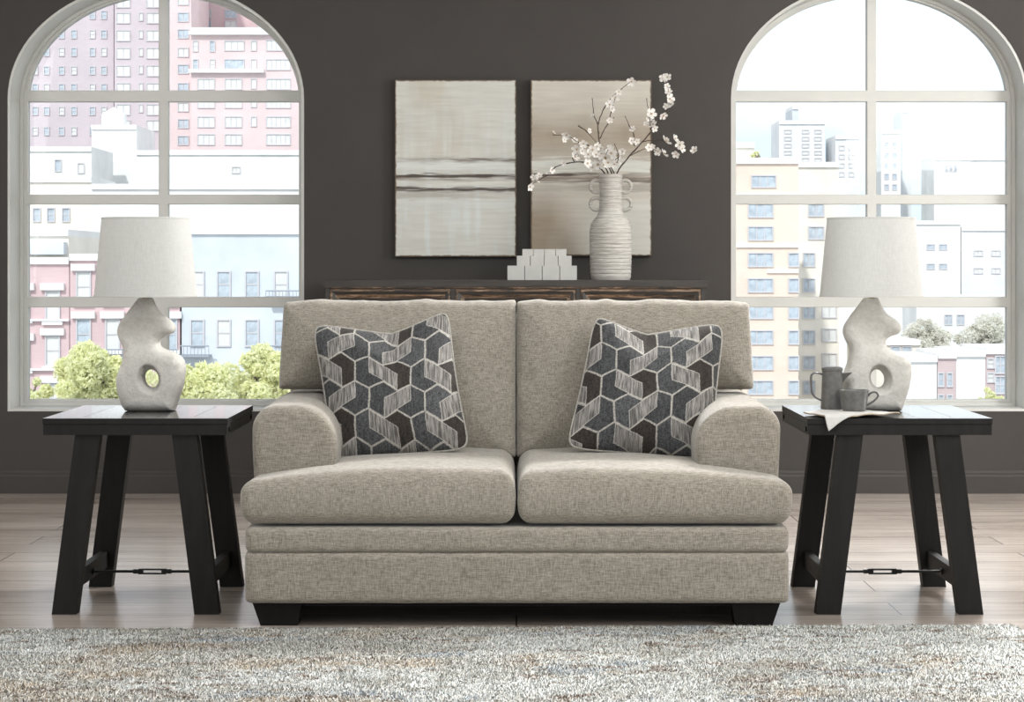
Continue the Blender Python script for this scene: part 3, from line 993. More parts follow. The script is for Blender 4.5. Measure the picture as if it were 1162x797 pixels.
# ------------------------------------------------------------------ console cabinet behind the sofa
CF = 2.90            # front plane
CZ = Z(318, CF)
def build_console():
    x0, x1 = X(367, CF), X(803, CF)
    cx = (x0 + x1) / 2; hw = (x1 - x0) / 2
    root = thing('dresser', 'dark distressed wooden dresser with framed drawers behind the loveseat', 'dresser', (cx, CF, 0))
    d = 0.46
    bm = bmesh.new(); box(bm, (-hw, -0.005, CZ - 0.030), (hw, d, CZ))
    bm_obj('top', bm, M['console'], root, bevel=0.003)
    bm = bmesh.new(); box(bm, (-hw + 0.004, 0.002, CZ - 0.038), (hw - 0.004, 0.01, CZ - 0.0305))
    bm_obj('top_moulding', bm, M['gold'], root, bevel=0.002)
    bm = bmesh.new()
    box(bm, (-hw + 0.008, 0.04, 0.06), (hw - 0.008, d - 0.01, CZ - 0.0385))
    nx, nz = 3, 3
    zb = 0.10; zt = CZ - 0.040
    for i in range(nx + 1):
        xx = -hw + 0.018 + i * (2 * hw - 0.036) / nx
        box(bm, (xx - 0.010, 0.006, 0.06), (xx + 0.010, 0.04, zt))
    for j in range(nz + 1):
        zz = zb + j * (zt - zb) / nz
        if j < nz: box(bm, (-hw + 0.028, 0.010, zz - 0.010), (hw - 0.028, 0.04, zz + 0.010))
    bm_obj('case', bm, M['console'], root)
    for i in range(nx):
        for j in range(nz):
            xa = -hw + 0.018 + i * (2 * hw - 0.036) / nx + 0.012; xb = -hw + 0.018 + (i + 1) * (2 * hw - 0.036) / nx - 0.012
            za = zb + j * (zt - zb) / nz + 0.012; zc = zb + (j + 1) * (zt - zb) / nz - (0.012 if j < nz - 1 else 0.002)
            bm = bmesh.new()
            # nested rectangles: (inset, y, material of the band going inward)
            prof = [(0.0, 0.038, 0), (0.0, 0.006, 1), (0.010, 0.004, 0), (0.020, 0.010, 0), (0.024, 0.012, 1), (0.040, 0.020, 0), (0.062, 0.026, 0)]
            rr = []
            for ins, y_, m_ in prof:
                rr.append([bm.verts.new(p) for p in ((xa + ins, y_, za + ins), (xb - ins, y_, za + ins), (xb - ins, y_, zc - ins), (xa + ins, y_, zc - ins))])
            for q in range(len(rr) - 1):
                for k_ in range(4):
                    bm.faces.new((rr[q][k_], rr[q][(k_ + 1) % 4], rr[q + 1][(k_ + 1) % 4], rr[q + 1][k_])).material_index = prof[q][2]
            bm.faces.new(rr[-1]).material_index = 0
            bm.faces.new(list(reversed(rr[0])))
            dr = bm_obj('drawer', bm, None, root, mats=[M['console'], M['gold']])
            bm = bmesh.new()
            mx_, mz_ = (xa + xb) / 2, (za + zc) / 2
            lathe(bm, [(0, 0), (0.006, 0), (0.006, 0.012), (0.014, 0.018), (0.012, 0.026), (0, 0.028)], 16)
            bmesh.ops.transform(bm, matrix=Matrix.Translation((mx_, 0.0262, mz_)) @ Matrix.Rotation(PI / 2, 4, 'X'), verts=bm.verts)
            bm_obj('knob', bm, M['brass'], dr, smooth=True)
    for sx in (-1, 1):
        for yy in (0.03, d - 0.09):
            bm = bmesh.new(); a, b = sorted((sx * (hw - 0.02), sx * (hw - 0.09)))
            box(bm, (a, yy, 0), (b, yy + 0.06, 0.06)); bm_obj('foot', bm, M['console'], root, bevel=0.003)


build_console()


def build_blocks():
    Y = CF + 0.10
    cx = X(615.5, Y)
    root = thing('stepped_block_sculpture', 'small white stepped sculpture of stacked cubes on the dresser beside the tall vase', 'sculpture', (cx, Y, CZ))
    z = 0
    for (p0, p1, h, off) in ((575.5, 655, 16.2, 0), (586.2, 649, 11.3, 0.006), (592.5, 643.2, 7.6, 0.012)):
        w = (p1 - p0) * (Y - CAMY) / F / 4; hh = h * (Y - CAMY) / F
        xc = X((p0 + p1) / 2, Y) - cx
        for i in range(4):
            bm = bmesh.new()
            xa = xc + (i - 2) * w
            box(bm, (xa + 0.0014, off, z), (xa + w - 0.0014, off + w, z + hh))
            bm_obj('block', bm, M['block'], root, bevel=0.0035, seg=2, smooth=True)
        z += hh


build_blocks()

VYY = 3.12
VX0 = X(693, VYY)
def build_vase():
    root = thing('vase', 'tall cream ribbed stoneware vase with ring handles holding blossom branches on the dresser', 'vase', (VX0, VYY, CZ))
    s = (VYY - CAMY) / F
    zz = lambda py: (317.5 - py) * s
    prof = [(0, 0), (21.5, 317.5), (22.8, 315), (23.5, 300), (24, 280), (24, 262), (22.5, 254), (18.5, 248), (15, 243.5), (13.2, 238), (12.6, 225), (12.6, 205),
            (13.6, 199.0), (13.6, 197.6), (11.5, 197.6), (11.0, 205), (10.8, 235), (0, 240)]
    P = [(0, 0)] + [(r * s, zz(py)) for r, py in prof[1:]]
    Q = [P[0]]
    for a, b in zip(P, P[1:]):
        n = max(1, int(math.hypot(b[0] - a[0], b[1] - a[1]) / 0.004))
        for i in range(1, n + 1):
            Q.append((a[0] + (b[0] - a[0]) * i / n, a[1] + (b[1] - a[1]) * i / n))
    Q = [(max(0, r + (0.0007 * math.sin(z * 900) + 0.0009 * math.sin(z * 371 + 1)) * (r > 0.02)), z) for r, z in Q]
    bm = bmesh.new(); lathe(bm, Q, 64)
    bm_obj('body', bm, M['vase'], root, smooth=True)
    for sx in (-1, 1):
        for py in (211.5, 231.5):
            bm = bmesh.new()
            c = Vector((sx * 16.2 * s, 0, zz(py))); R = 7.0 * s
            tube(bm, [c + Vector((math.cos(2 * PI * k / 28) * R, 0, math.sin(2 * PI * k / 28) * R)) for k in range(28)], 2.0 * s, 8, closed=True, sx=1.2)
            bm_obj('ring_handle', bm, M['vase'], root, smooth=True)


build_vase()


def blossom_mesh():
    bm = bmesh.new()
    for k_ in range(5):
        a = 2 * PI * k_ / 5
        ca, sa = math.cos(a), math.sin(a)
        rows = []
        for i, (r, w, z) in enumerate(((0.10, 0.05, 0.0), (0.40, 0.30, 0.10), (0.75, 0.40, 0.22), (1.0, 0.20, 0.36))):
            rows.append([bm.verts.new((r * ca - q * w * sa, r * sa + q * w * ca, z + 0.10 * abs(q))) for q in (-1, 0, 1)])
        for a_, b_ in zip(rows, rows[1:]):
            for j in range(2): bm.faces.new((a_[j], a_[j + 1], b_[j + 1], b_[j]))
    for k_ in range(6):
        a = 2 * PI * k_ / 6
        tube(bm, [(0, 0, 0), (0.18 * math.cos(a), 0.18 * math.sin(a), 0.34)], 0.045, 4, mi=1)
    bmesh.ops.recalc_face_normals(bm, faces=bm.faces)
    me = bpy.data.meshes.new('blossom'); bm.to_mesh(me); bm.free()
    me.materials.append(M['petal']); me.materials.append(M['stamen'])
    me.polygons.foreach_set('use_smooth', [True] * len(me.polygons))
    return me


BL = blossom_mesh()


def branch(label, lines, flowers, dy, seed):
    """lines: pixel polylines, first is the stem from the vase mouth; flowers: (px, py, radius in px)"""
    rng = random.Random(seed)
    s = (VYY - CAMY) / F
    o = Vector((0, 0, 0))
    bx, bz = lines[0][0][0], lines[0][0][1]
    root = thing('blossom_branch', label, 'branch', (X(bx, VYY), VYY, Z(bz, VYY)), 0, 'blossom branches in the vase')
    def pt(px, py):
        h = (bz - py) / 110.0
        yo = dy * h * 0.5 + 0.01 * math.sin(px * 0.21 + seed)
        k_ = 1 + yo / (VYY - CAMY)
        return Vector(((px - bx) * s, yo, (bz - py) * s))
    bm = bmesh.new()
    for li, ln in enumerate(lines):
        pts = [pt(*p) for p in ln]
        if li == 0: pts = [pts[0] + Vector((0, 0, -0.05))] + pts
        pts = smooth_pts(pts, 5)
        m = len(pts)
        r0, r1 = (0.0036, 0.0013) if li == 0 else (0.0024, 0.0011)
        pts = [p + Vector((rng.uniform(-1, 1), rng.uniform(-1, 1), rng.uniform(-1, 1))) * 0.0012 for p in pts]
        tube(bm, pts, [r0 + (r1 - r0) * i / (m - 1) + (0.0008 if i % 5 == 0 else 0) for i in range(m)], 6)
    bm_obj('stem', bm, M['bark'], root, smooth=True)
    for (px, py, r) in flowers:
        c = bpy.data.objects.new('blossom', BL); link(c, root)
        c.location = pt(px, py) + Vector((0, -0.004, 0))
        c.scale = (r * s * rng.uniform(1.1, 1.35),) * 3
        # face roughly to the room
        c.rotation_euler = (PI / 2 + rng.uniform(-0.9, 0.9), rng.uniform(-0.6, 0.6), rng.uniform(-0.8, 0.8))
    return root


branch('long blossom branch arching right out of the vase over the bare wall',
       [[(700, 197), (707, 186), (720, 171), (737, 152), (745, 142), (753, 131), (758, 121), (759, 108), (755, 90)],
        [(728, 161), (740, 159.5), (753, 158.5)], [(713, 178), (724, 172), (735, 168)], [(720, 166), (719, 153), (714, 143), (709, 132)],
        [(738, 148), (736, 130), (733, 112)], [(753, 160), (764, 168), (780, 171), (788, 171)], [(735, 168), (748, 172), (758, 175), (766, 174)]],
       [(753, 88, 5), (757, 89, 4), (756, 98, 3.2), (758, 105, 3.6), (759, 113, 5.5), (761, 119, 4), (756, 121, 3.5), (752, 131, 4), (738, 130, 5), (736, 134, 3.5),
        (741, 142, 4.5), (742, 146, 3.5), (733, 141, 2.5), (755, 161, 5.5), (765, 158, 4), (771, 164, 5), (773, 169, 4), (767, 175, 4.2), (753, 175, 5), (747, 172, 4.5),
        (788, 171, 4.2), (736, 168, 4), (740, 166, 3), (718, 147, 3.2), (722, 160, 3.5), (716, 160, 3.5)], -0.05, 1)
branch('upright blossom branch rising highest over the painting behind the vase',
       [[(694, 197), (688, 182), (681, 166), (679, 150), (679, 140), (686, 122), (694, 111), (704, 102), (716, 92)],
        [(679, 142), (674, 130), (672, 111)], [(681, 157), (688, 143), (697, 133)], [(690, 141), (694, 126), (698, 112)]],
       [(717, 92, 4.5), (702, 104, 3.5), (698, 110, 4.5), (692, 119, 4), (694, 124, 3.5), (692, 136, 3.2), (673, 132, 2.2), (682, 168, 4), (676, 176, 4)], 0.03, 2)
branch('blossom branch leaning left out of the vase with a bare forked twig',
       [[(690, 197), (683, 183), (672, 168), (657, 162), (645, 155), (627, 153)], [(656, 143), (666, 150), (678, 163)], [(700, 185), (702, 176), (697, 163)]],
       [(643, 153, 4.5), (640, 159, 3), (652, 160, 3), (655, 169, 5), (662, 163, 4.5), (660, 172, 4), (628, 151, 2.5), (668, 149, 2.6), (672, 170, 5.5), (668, 176, 4.5), (677, 166, 4.5),
        (682, 174, 5.5), (679, 182, 4.5)], -0.03, 3)
branch('lowest blossom branch drooping left out of the vase past the painting edge',
       [[(686, 197), (676, 188), (662, 184), (645, 185), (630, 190), (622, 198), (610, 205), (600, 212)], [(652, 184), (650, 179), (654, 175)]],
       [(601, 212, 4), (608, 205, 4), (612, 200, 3.4), (606, 201, 3), (626, 193, 3.4), (622, 197, 2.5), (652, 179, 4.5), (640, 185, 3), (666, 186, 4.5), (673, 190, 4)], -0.06, 4)
branch('short thick cluster of white blossom at the vase mouth',
       [[(697, 197), (692, 188), (687, 179), (690, 170)], [(692, 188), (700, 180), (707, 172)]],
       [(687, 178, 6), (694, 174, 5.5), (690, 184, 5), (700, 176, 5), (684, 188, 4.5), (697, 186, 4.5), (706, 171, 4), (679, 186, 5), (693, 167, 3.5), (702, 186, 3)], -0.02, 5)


# ------------------------------------------------------------------ paintings
def build_painting(label, p0, p1, q0, q1, seed):
    D = 0.035
    Yf = WY - D - 0.004
    xa, xb, za, zb = X(p0, Yf), X(p1, Yf), Z(q1, Yf), Z(q0, Yf)
    W_, H_ = xb - xa, zb - za
    root = thing('painting', label, 'painting', ((xa + xb) / 2, WY - 0.002, za))
    nx, nz = 220, 320
    u, v = np.meshgrid(np.linspace(0, 1, nx), np.linspace(0, 1, nz), indexing='ij')
    xx, yy = u * W_, (1 - v)         # yy from the top 0..1
    brush = fbm(u * 5, v * 90, 0, seed, 4); cloud = fbm(u * 3.2, v * 3.2, 0, seed + 5, 4); vert = fbm(u * 22, v * 4, 0, seed + 8, 3)
    c = lambda r, g, b: np.array(srgb(r, g, b))
    if seed < 50:
        base = c(214, 215, 209); warm = c(204, 199, 186); pale = c(220, 226, 225)
        col = base + (warm - base) * np.clip((cloud - 0.5) * 3 * (1 - yy) + 0.15, 0, 1)[..., None]
        col = col + (pale - col) * np.clip((vert - 0.45) * 2.5 * np.clip(yy * 1.5, 0, 1), 0, 0.8)[..., None]
        bands = [(0.455, 0.014, c(120, 112, 104), 0.9, 1), (0.485, 0.028, c(226, 230, 228), 0.9, 0), (0.545, 0.011, c(84, 76, 70), 1.0, 0),
                 (0.565, 0.012, c(150, 140, 130), 0.8, -1), (0.585, 0.013, c(222, 222, 216), 0.9, 1), (0.620, 0.011, c(88, 80, 74), 1.0, 0), (0.655, 0.02, c(176, 172, 164), 0.7, -1),
                 (0.70, 0.03, c(216, 219, 216), 0.6, 0)]
    else:
        base = c(210, 206, 196); warm = c(172, 160, 144); pale = c(214, 214, 208)
        col = base + (warm - base) * np.clip(np.exp(-((yy - 0.32) / 0.13) ** 2) * (0.4 + cloud), 0, 1)[..., None]
        low = np.clip((yy - 0.62) * 6, 0, 1) * np.clip((0.42 - u) * 3 + cloud - 0.3, 0, 1)
        col = col + (c(172, 158, 140) - col) * low[..., None]
        col = col + (pale - col) * (np.clip((u - 0.35) * 3, 0, 1) * np.clip((yy - 0.60) * 6, 0, 0.7))[..., None]
        bands = [(0.485, 0.035, c(226, 228, 222), 1.0, 0), (0.540, 0.010, c(90, 80, 72), 1.0, -1), (0.560, 0.010, c(140, 126, 114), 0.9, 0), (0.575, 0.008, c(92, 84, 78), 0.9, 1),
                 (0.615, 0.022, c(168, 162, 154), 0.8, 1), (0.66, 0.02, c(196, 190, 178), 0.5, 0)]
    for i, (cy, hw, cc, op, side) in enumerate(bands):
        wv = (fbm(u * 4, u * 0, 0, seed + i * 3, 2) - 0.5) * 0.008
        edge = (fbm(u * 7, v * 140, 0, seed + 30 + i, 3) - 0.5) * 2.4
        m = np.clip(1.4 - np.abs(yy - cy - wv) / hw + edge, 0, 1) * op
        if side: m = m * np.clip(0.25 + (u if side > 0 else 1 - u) * 1.3, 0, 1)
        col = col + (cc - col) * m[..., None]
    col = col * (0.80 + 0.2 * brush[..., None])
    d = np.minimum(np.minimum(u * W_, (1 - u) * W_), np.minimum(v * H_, (1 - v) * H_))
    rag = fbm(u * 40, v * 60, 0, seed + 60, 3)
    e = np.clip((0.007 * rag + 0.003 - d) / 0.004, 0, 1)[..., None]
    col = col * (1 - e) + c(98, 84, 68) * (0.6 + 0.8 * rag[..., None]) * e
    V = np.stack([(u - 0.5) * W_, np.full(u.shape, -D - 0.0025), v * H_], -1).reshape(-1, 3)
    idx = np.arange(nx * nz).reshape(nx, nz)
    Fq = np.stack([idx[:-1, :-1], idx[1:, :-1], idx[1:, 1:], idx[:-1, 1:]], -1).reshape(-1, 4)
    mesh_np('painted_surface', V, Fq, M['paint'], root, cols=col.reshape(-1, 3))
    bm = bmesh.new(); box(bm, (-W_ / 2 - 0.002, -D - 0.001, -0.002), (W_ / 2 + 0.002, 0, H_ + 0.002))
    bm_obj('canvas_body', bm, M['canvas_edge'], root, bevel=0.001, seg=1)


build_painting('pale grey abstract canvas with dark horizontal streaks, unobstructed, beside the branch-screened one', 448.5, 585.5, 91, 291, 3)
build_painting('beige abstract seascape canvas hung behind the vase and blossom branches', 602.5, 739, 91, 290, 53)


# ------------------------------------------------------------------ rug
def build_rug():
    root = thing('rug', 'mottled ivory, grey and tan shag rug on the wood floor before the loveseat', 'rug', (-0.6, -1.35, 0), math.radians(1.6))
    hw, hd, zt = 2.12, 1.06, 0.010
    bm = bmesh.new(); box(bm, (-hw, -hd, 0.001), (hw, hd, zt))
    bmesh.ops.bevel(bm, geom=[e for e in bm.edges if abs(e.verts[0].co.z - e.verts[1].co.z) > 0.005], offset=0.03, segments=4, affect='EDGES')
    bm_obj('backing', bm, M['rugbase'], root)
    rng = np.random.default_rng(4)
    N = 330000
    x = rng.uniform(-1.35, hw, N); y = hd - rng.power(1.25, N) ** 1 * 0 - rng.uniform(0, 1.35, N) ** 1.0
    # rounded far corner
    cxn, cyn = hw - 0.03, hd - 0.03
    bad = (x > cxn) & (y > cyn) & (np.hypot(x - cxn, y - cyn) > 0.03)
    x[bad] -= 0.03; y[bad] -= 0.03
    z0 = np.full(N, zt - 0.002)
    h = rng.uniform(0.004, 0.009, N)
    ang = rng.uniform(0, 2 * PI, N); w = rng.uniform(0.0014, 0.0026, N)
    lx, ly = rng.normal(0, 0.0030, N), rng.normal(0, 0.0040, N)
    dx, dy = np.cos(ang) * w, np.sin(ang) * w * 0.4
    V = np.empty((N, 3, 3))
    V[:, 0] = np.stack([x - dx, y - dy, z0], -1); V[:, 1] = np.stack([x + dx, y + dy, z0], -1)
    V[:, 2] = np.stack([x + lx, y + ly, z0 + h], -1)
    c = lambda r, g, b: np.array(srgb(r, g, b))
    ivory, grey, tan, blue, brown = c(226, 231, 230), c(180, 181, 175), c(188, 172, 150), c(160, 172, 182), c(128, 108, 90)
    A = fbm(x * 3.0 + 3, y * 5.0, 0, 9, 4); B = fbm(x * 4 + 9, y * 8, 0, 12, 4); C_ = fbm(x * 2.6, y * 8 + 5, 0, 15, 4); Dn = fbm(x * 14, y * 34, 0, 18, 3)
    col = np.repeat(grey[None], N, 0)
    def mixin(cc, m):
        nonlocal col
        col = col + (cc - col) * np.clip(m, 0, 1)[:, None]
    mixin(tan, (B - 0.47) * 5)
    mixin(blue, (C_ - 0.56) * 8)
    mixin(ivory, (A + 0.14 * np.clip(x - 0.3, -0.6, 1.6) + 0.7 * (Dn - 0.5) - 0.47) * 9)
    mixin(brown, (Dn - 0.55) * 6 * (B > 0.42))
    r = rng.random(N)
    mixin(brown, np.where(r < 0.06, 0.6, 0)); mixin(ivory, np.where(r > 0.90, 0.4, 0)); mixin(tan, np.where((r > 0.10) & (r < 0.20), 0.6, 0)); mixin(blue, np.where((r > 0.20) & (r < 0.27), 0.5, 0))
    col = col * rng.uniform(0.96, 1.06, N)[:, None]
    cols = np.repeat(col, 3, 0)
    Fq = np.arange(N * 3).reshape(N, 3)
    me = bpy.data.meshes.new('pile')
    me.vertices.add(N * 3); me.vertices.foreach_set('co', V.ravel())
    me.loops.add(N * 3); me.loops.foreach_set('vertex_index', Fq.ravel().astype(np.int32))
    me.polygons.add(N); me.polygons.foreach_set('loop_start', np.arange(0, N * 3, 3, dtype=np.int32))
    me.update(calc_edges=True)
    ca = me.color_attributes.new('Col', 'FLOAT_COLOR', 'POINT')
    a = np.ones((N * 3, 4), np.float32); a[:, :3] = np.clip(cols, 0, 1); ca.data.foreach_set('color', a.ravel())
    # pile normals point up so the tufts shade like a soft surface
    nv = np.zeros((N * 3, 3)); nv[:, 2] = 1; nv[:, :2] = np.repeat(np.stack([lx, ly], -1) * 30, 3, 0); nv /= np.linalg.norm(nv, axis=1)[:, None]
    me.normals_split_custom_set_from_vertices(nv.tolist())
    me.materials.append(M['rug'])
    o = link(bpy.data.objects.new('pile', me), root); o['kind'] = 'stuff'


build_rug()

# ------------------------------------------------------------------ the city outside
GZ = -14.0
CM = {}  # city and tree colours lifted pale, with haze and washout put into the albedo
def citymat(name, c, brick=False, rough=0.9):
    t = NT(name)
    f = t.noise(t.map((0.35, 0.35, 0.35)), 1, 5)
    if brick:
        g = t.noise(t.map((1.2, 1.2, 14)), 1, 3)
        f = t.math('ADD', t.math('MULTIPLY', f, 0.6), t.math('MULTIPLY', g, 0.4))
    a = tuple(q * 0.88 for q in c); b = tuple(min(0.95, q * 1.10) for q in c)
    return t.set(t.ramp(f, [(0.3, a), (0.7, b)]), rough)


for nm, c, br_ in (('pink', (0.66, 0.49, 0.50), True), ('mauve', (0.60, 0.52, 0.55), True), ('salmon', (0.72, 0.58, 0.58), True), ('blue', (0.64, 0.675, 0.715), False),
                   ('white', (0.80, 0.80, 0.79), False), ('peach', (0.80, 0.65, 0.55), True), ('cream', (0.82, 0.77, 0.69), False), ('grey', (0.60, 0.63, 0.66), False),
                   ('brickred', (0.58, 0.46, 0.46), True), ('frame', (0.60, 0.58, 0.60), False), ('trimwhite', (0.80, 0.79, 0.78), False), ('rail', (0.34, 0.37, 0.42), False), ('pale', (0.74, 0.75, 0.76), False)):
    CM[nm] = citymat('city_' + nm, c, br_)
CM['pane'] = plain('far_window_glass', (0.48, 0.54, 0.60), 0.4, 2.0, 0.3)
CM['panelight'] = plain('far_window_blind', (0.70, 0.70, 0.68), 0.5, 2.0, 0.1)
CM['ground'] = citymat('street_asphalt', (0.42, 0.42, 0.42))
def leafmat(name, c):
    t = NT(name)
    f = t.noise(t.map((1, 1, 1)), 1.5, 3)
    col = t.ramp(f, [(0.3, tuple(q * 0.9 for q in c)), (0.7, tuple(min(0.95, q * 1.06) for q in c))])
    t.set(col, 0.9)
    tl = t.n('ShaderNodeBsdfTranslucent'); t.l(col, tl.inputs[0])
    mx = t.n('ShaderNodeMixShader'); mx.inputs[0].default_value = 0.45
    t.l(t.b.outputs[0], mx.inputs[1]); t.l(tl.outputs[0], mx.inputs[2])
    t.l(mx.outputs[0], t.t.nodes['Material Output'].inputs['Surface'])
    return t.m


CM['leaf'] = leafmat('spring_leaf', (0.90, 0.90, 0.60))
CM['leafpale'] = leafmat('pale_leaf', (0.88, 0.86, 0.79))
CM['trunk'] = plain('tree_trunk', (0.20, 0.16, 0.13), 0.9, 3, 0.2)

WINCACHE = {}
def win_mesh(w, h, nx, nz, lintel, blind):
    key = (round(w, 2), round(h, 2), nx, nz, lintel, blind)
    if key in WINCACHE: return WINCACHE[key]
    bm = bmesh.new()
    b = 0.07
    box(bm, (-w / 2, -0.02, 0), (w / 2, 0.10, h), 1)
    box(bm, (-w / 2 - b, -0.10, -b), (-w / 2, 0.08, h + b), 0); box(bm, (w / 2, -0.10, -b), (w / 2 + b, 0.08, h + b), 0)
    box(bm, (-w / 2, -0.10, h), (w / 2, 0.08, h + b), 0); box(bm, (-w / 2, -0.10, -b), (w / 2, 0.08, 0), 0)
    for i in range(1, nx):
        x_ = -w / 2 + w * i / nx; box(bm, (x_ - 0.03, -0.06, 0), (x_ + 0.03, 0.02, h), 0)
    for i in range(1, nz):
        z_ = h * i / nz; box(bm, (-w / 2, -0.055, z_ - 0.03), (w / 2, 0.02, z_ + 0.03), 0)
    if lintel:
        box(bm, (-w / 2 - 0.28, -0.25, h + b), (w / 2 + 0.28, 0.08, h + b + 0.34), 2)
        box(bm, (-w / 2 - 0.2, -0.2, -b - 0.18), (w / 2 + 0.2, 0.08, -b), 2)
    me = bpy.data.meshes.new('window'); bm.to_mesh(me); bm.free()
    for m_ in (CM['frame'], CM['panelight'] if blind else CM['pane'], CM['trimwhite']): me.materials.append(m_)
    WINCACHE[key] = me
    return me


def building(name, label, px0, px1, py, dist, depth, mat, wins=(), extras=None, group=None):
    """wins: (px centre, py top, px width, py height, nx, nz, lintel, blind)"""
    Y = CAMY + dist
    xa, xb, zt = X(px0, Y), X(px1, Y), Z(py, Y)
    cx = (xa + xb) / 2
    root = thing(name, label, 'building', (cx, Y, GZ), 0, group)
    H = zt - GZ
    bm = bmesh.new(); box(bm, (xa - cx, 0, 0), (xb - cx, depth, H))
    bm_obj('walls', bm, CM[mat], root)
    bm = bmesh.new(); box(bm, (xa - cx, -0.18, H), (xb - cx, depth, H + 0.35))
    bm_obj('parapet', bm, CM['trimwhite'] if mat != 'mauve' else CM['mauve'], root)
    s = dist / F
    for (wx, wy, ww, wh, nx, nz, li, bl) in wins:
        o = bpy.data.objects.new('window', win_mesh(ww * s, wh * s, nx, nz, li, bl)); link(o, root)
        o.location = (X(wx, Y) - cx, 0, Z(wy + wh, Y) - GZ)
    if extras: extras(root, cx, Y, s)
    return root


def grid(xs, ys, w, h, nx=1, nz=2, li=False, bl=None):
    r = []
    for i, x_ in enumerate(xs):
        for j, y_ in enumerate(ys):
            b = bl if bl is not None else ((i * 7 + j * 5) % 3 == 0)
            r.append((x_, y_, w, h, nx, nz, li, b))
    return r


def ledge(rows, mat='trimwhite', px0=None, px1=None, th=3.0, out=0.5):
    def f(root, cx, Y, s):
        for (a, b, y_) in rows:
            bm = bmesh.new(); box(bm, (X(a, Y) - cx, -out, Z(y_ + th, Y) - GZ), (X(b, Y) - cx, 0, Z(y_, Y) - GZ))
            bm_obj('ledge', bm, CM[mat], root)
    return f


def balcony(bars):
    def f(root, cx, Y, s):
        for (a, b, y0_, y1_) in bars:
            bm = bmesh.new()
            xa, xb, za, zb = X(a, Y) - cx, X(b, Y) - cx, Z(y1_, Y) - GZ, Z(y0_, Y) - GZ
            box(bm, (xa, -0.9, za - 0.06), (xb, 0, za + 0.04))
            tube(bm, [(xa, -0.88, zb), (xb, -0.88, zb)], 0.035, 6)
            n = int((xb - xa) / 0.16)
            for i in range(n + 1):
                x_ = xa + (xb - xa) * i / n
                box(bm, (x_ - 0.014, -0.9, za), (x_ + 0.014, -0.87, zb))
            bm_obj('fire_escape', bm, CM['rail'], root)
    return f


def both(*fs):
    def f(*a):
        for g_ in fs: g_(*a)
    return f


bm = bmesh.new(); box(bm, (-160, 12, GZ - 0.5), (160, 420, GZ))
o = bm_obj('ground', bm, CM['ground']); o['kind'] = 'structure'

# left window
building('apartment_tower', 'mauve brick apartment tower with small scattered windows, topmost left through the left window', -240, 129, -90, 180, 10, 'mauve',
         grid([-180, -150, -120, -90, -60, -30, 0, 40, 53, 70, 84, 105, 118], [-8, 13, 35, 55, 76, 96, 122, 145], 5, 8, 1, 2, False))
building('apartment_tower', 'mauve brick apartment tower with wide pale windows left of the left window centre muntin', 130, 188, -100, 178, 10, 'mauve',
         grid([140, 174], [-3, 15, 35, 55, 75, 95, 119, 137], 14, 11, 2, 1, False, True) + grid([160], [15, 35, 55, 75, 95, 119], 3.5, 8, 1, 1, False, True))
building('apartment_tower', 'narrow pink brick tower wing just right of the left window centre muntin', 186, 217, -100, 176, 10, 'salmon',
         grid([208], [-4, 15, 34, 55, 74, 95, 117, 136, 155], 11, 9, 2, 1, False))
building('apartment_tower', 'pale pink stepped apartment tower with banded wide windows behind the left window', 217, 500, 36, 174, 8, 'salmon',
         grid([222, 241], [47, 68], 4.5, 11, 1, 2) + grid([266], [47, 68], 21, 10, 3, 1) + grid([288], [47, 68, 90, 111, 133], 5, 10, 1, 1, False, True) +
         grid([316], [46, 68, 90, 111, 133, 153], 26, 11, 5, 1, False, True) + grid([360, 400, 440], [46, 68, 90, 111, 133, 153], 22, 11, 3, 1) + grid([234, 265], [90, 111, 133, 153], 18, 11, 3, 1, False, True),
         ledge([(215, 300, 79), (215, 350, 36)], 'trimwhite', th=4))
building('apartment_tower', 'pink upper tower block set back above the pale pink stepped one', 225, 500, -100, 187, 8, 'pink',
         grid([233, 262], [12, 24], 12, 8, 2, 1) + grid([300, 320], [0, 24], 14, 9, 2, 1, False, True))
def tank(root, cx, Y, s):
    bm = bmesh.new(); lathe(bm, [(0, 0), (1.0, 0), (1.0, 1.2), (0, 1.8)], 20)
    o_ = bm_obj('roof_tank', bm, CM['white'], root, smooth=True); o_.location = (X(118, Y) - cx, 4, Z(147, Y) - GZ + 0.3)
building('white_building', 'bright white blank rooftop block rising mid-left in the left window', 104, 155, 147, 160, 8, 'white', (), tank)
building('white_building', 'white low building with one dark door at the far left of the left window', -220, 104, 172, 150, 8, 'white', grid([66], [182], 6, 12, 1, 1, False, False) + grid([92], [186], 6, 10, 1, 1, False, True))
building('white_building', 'long white low roof to the right of the left window centre muntin', 155, 560, 176, 154, 5.5, 'white', grid([268], [190], 8, 6, 2, 1, False, True))
building('white_building', 'pale flat-roofed extension with a mauve band above the pink rowhouse', -220, 104, 207, 135, 8, 'cream', grid([42, 58, 75], [237], 7, 14, 1, 2, False, False))
building('white_building', 'white terrace wall just above the pale blue rowhouse', 104, 560, 215, 130, 4.5, 'white')
building('rowhouse', 'pink brick rowhouse with white lintels seen left of the left lamp', -220, 78.5, 300, 100, 7, 'pink',
         grid([60], [331, 382, 436], 14, 32, 1, 2, True, True) + grid([-190, -155, -120, -85, -50, -12], [331, 388], 14, 30, 1, 2, True) + grid([28], [331, 388], 10, 30, 1, 2, True, False), ledge([(18, 79, 362), (18, 79, 418)], th=2.5, out=0.25))
building('rowhouse', 'rose brick rowhouse with black fire escape partly behind the left lamp', 79.4, 204.0, 296, 100, 7, 'pink',
         grid([95, 128, 163, 193], [309, 363], 14, 33, 1, 2, True) + grid([95, 193], [425], 14, 33, 1, 2, True),
         balcony([(112, 150, 396, 405), (176, 204, 396, 405)]))
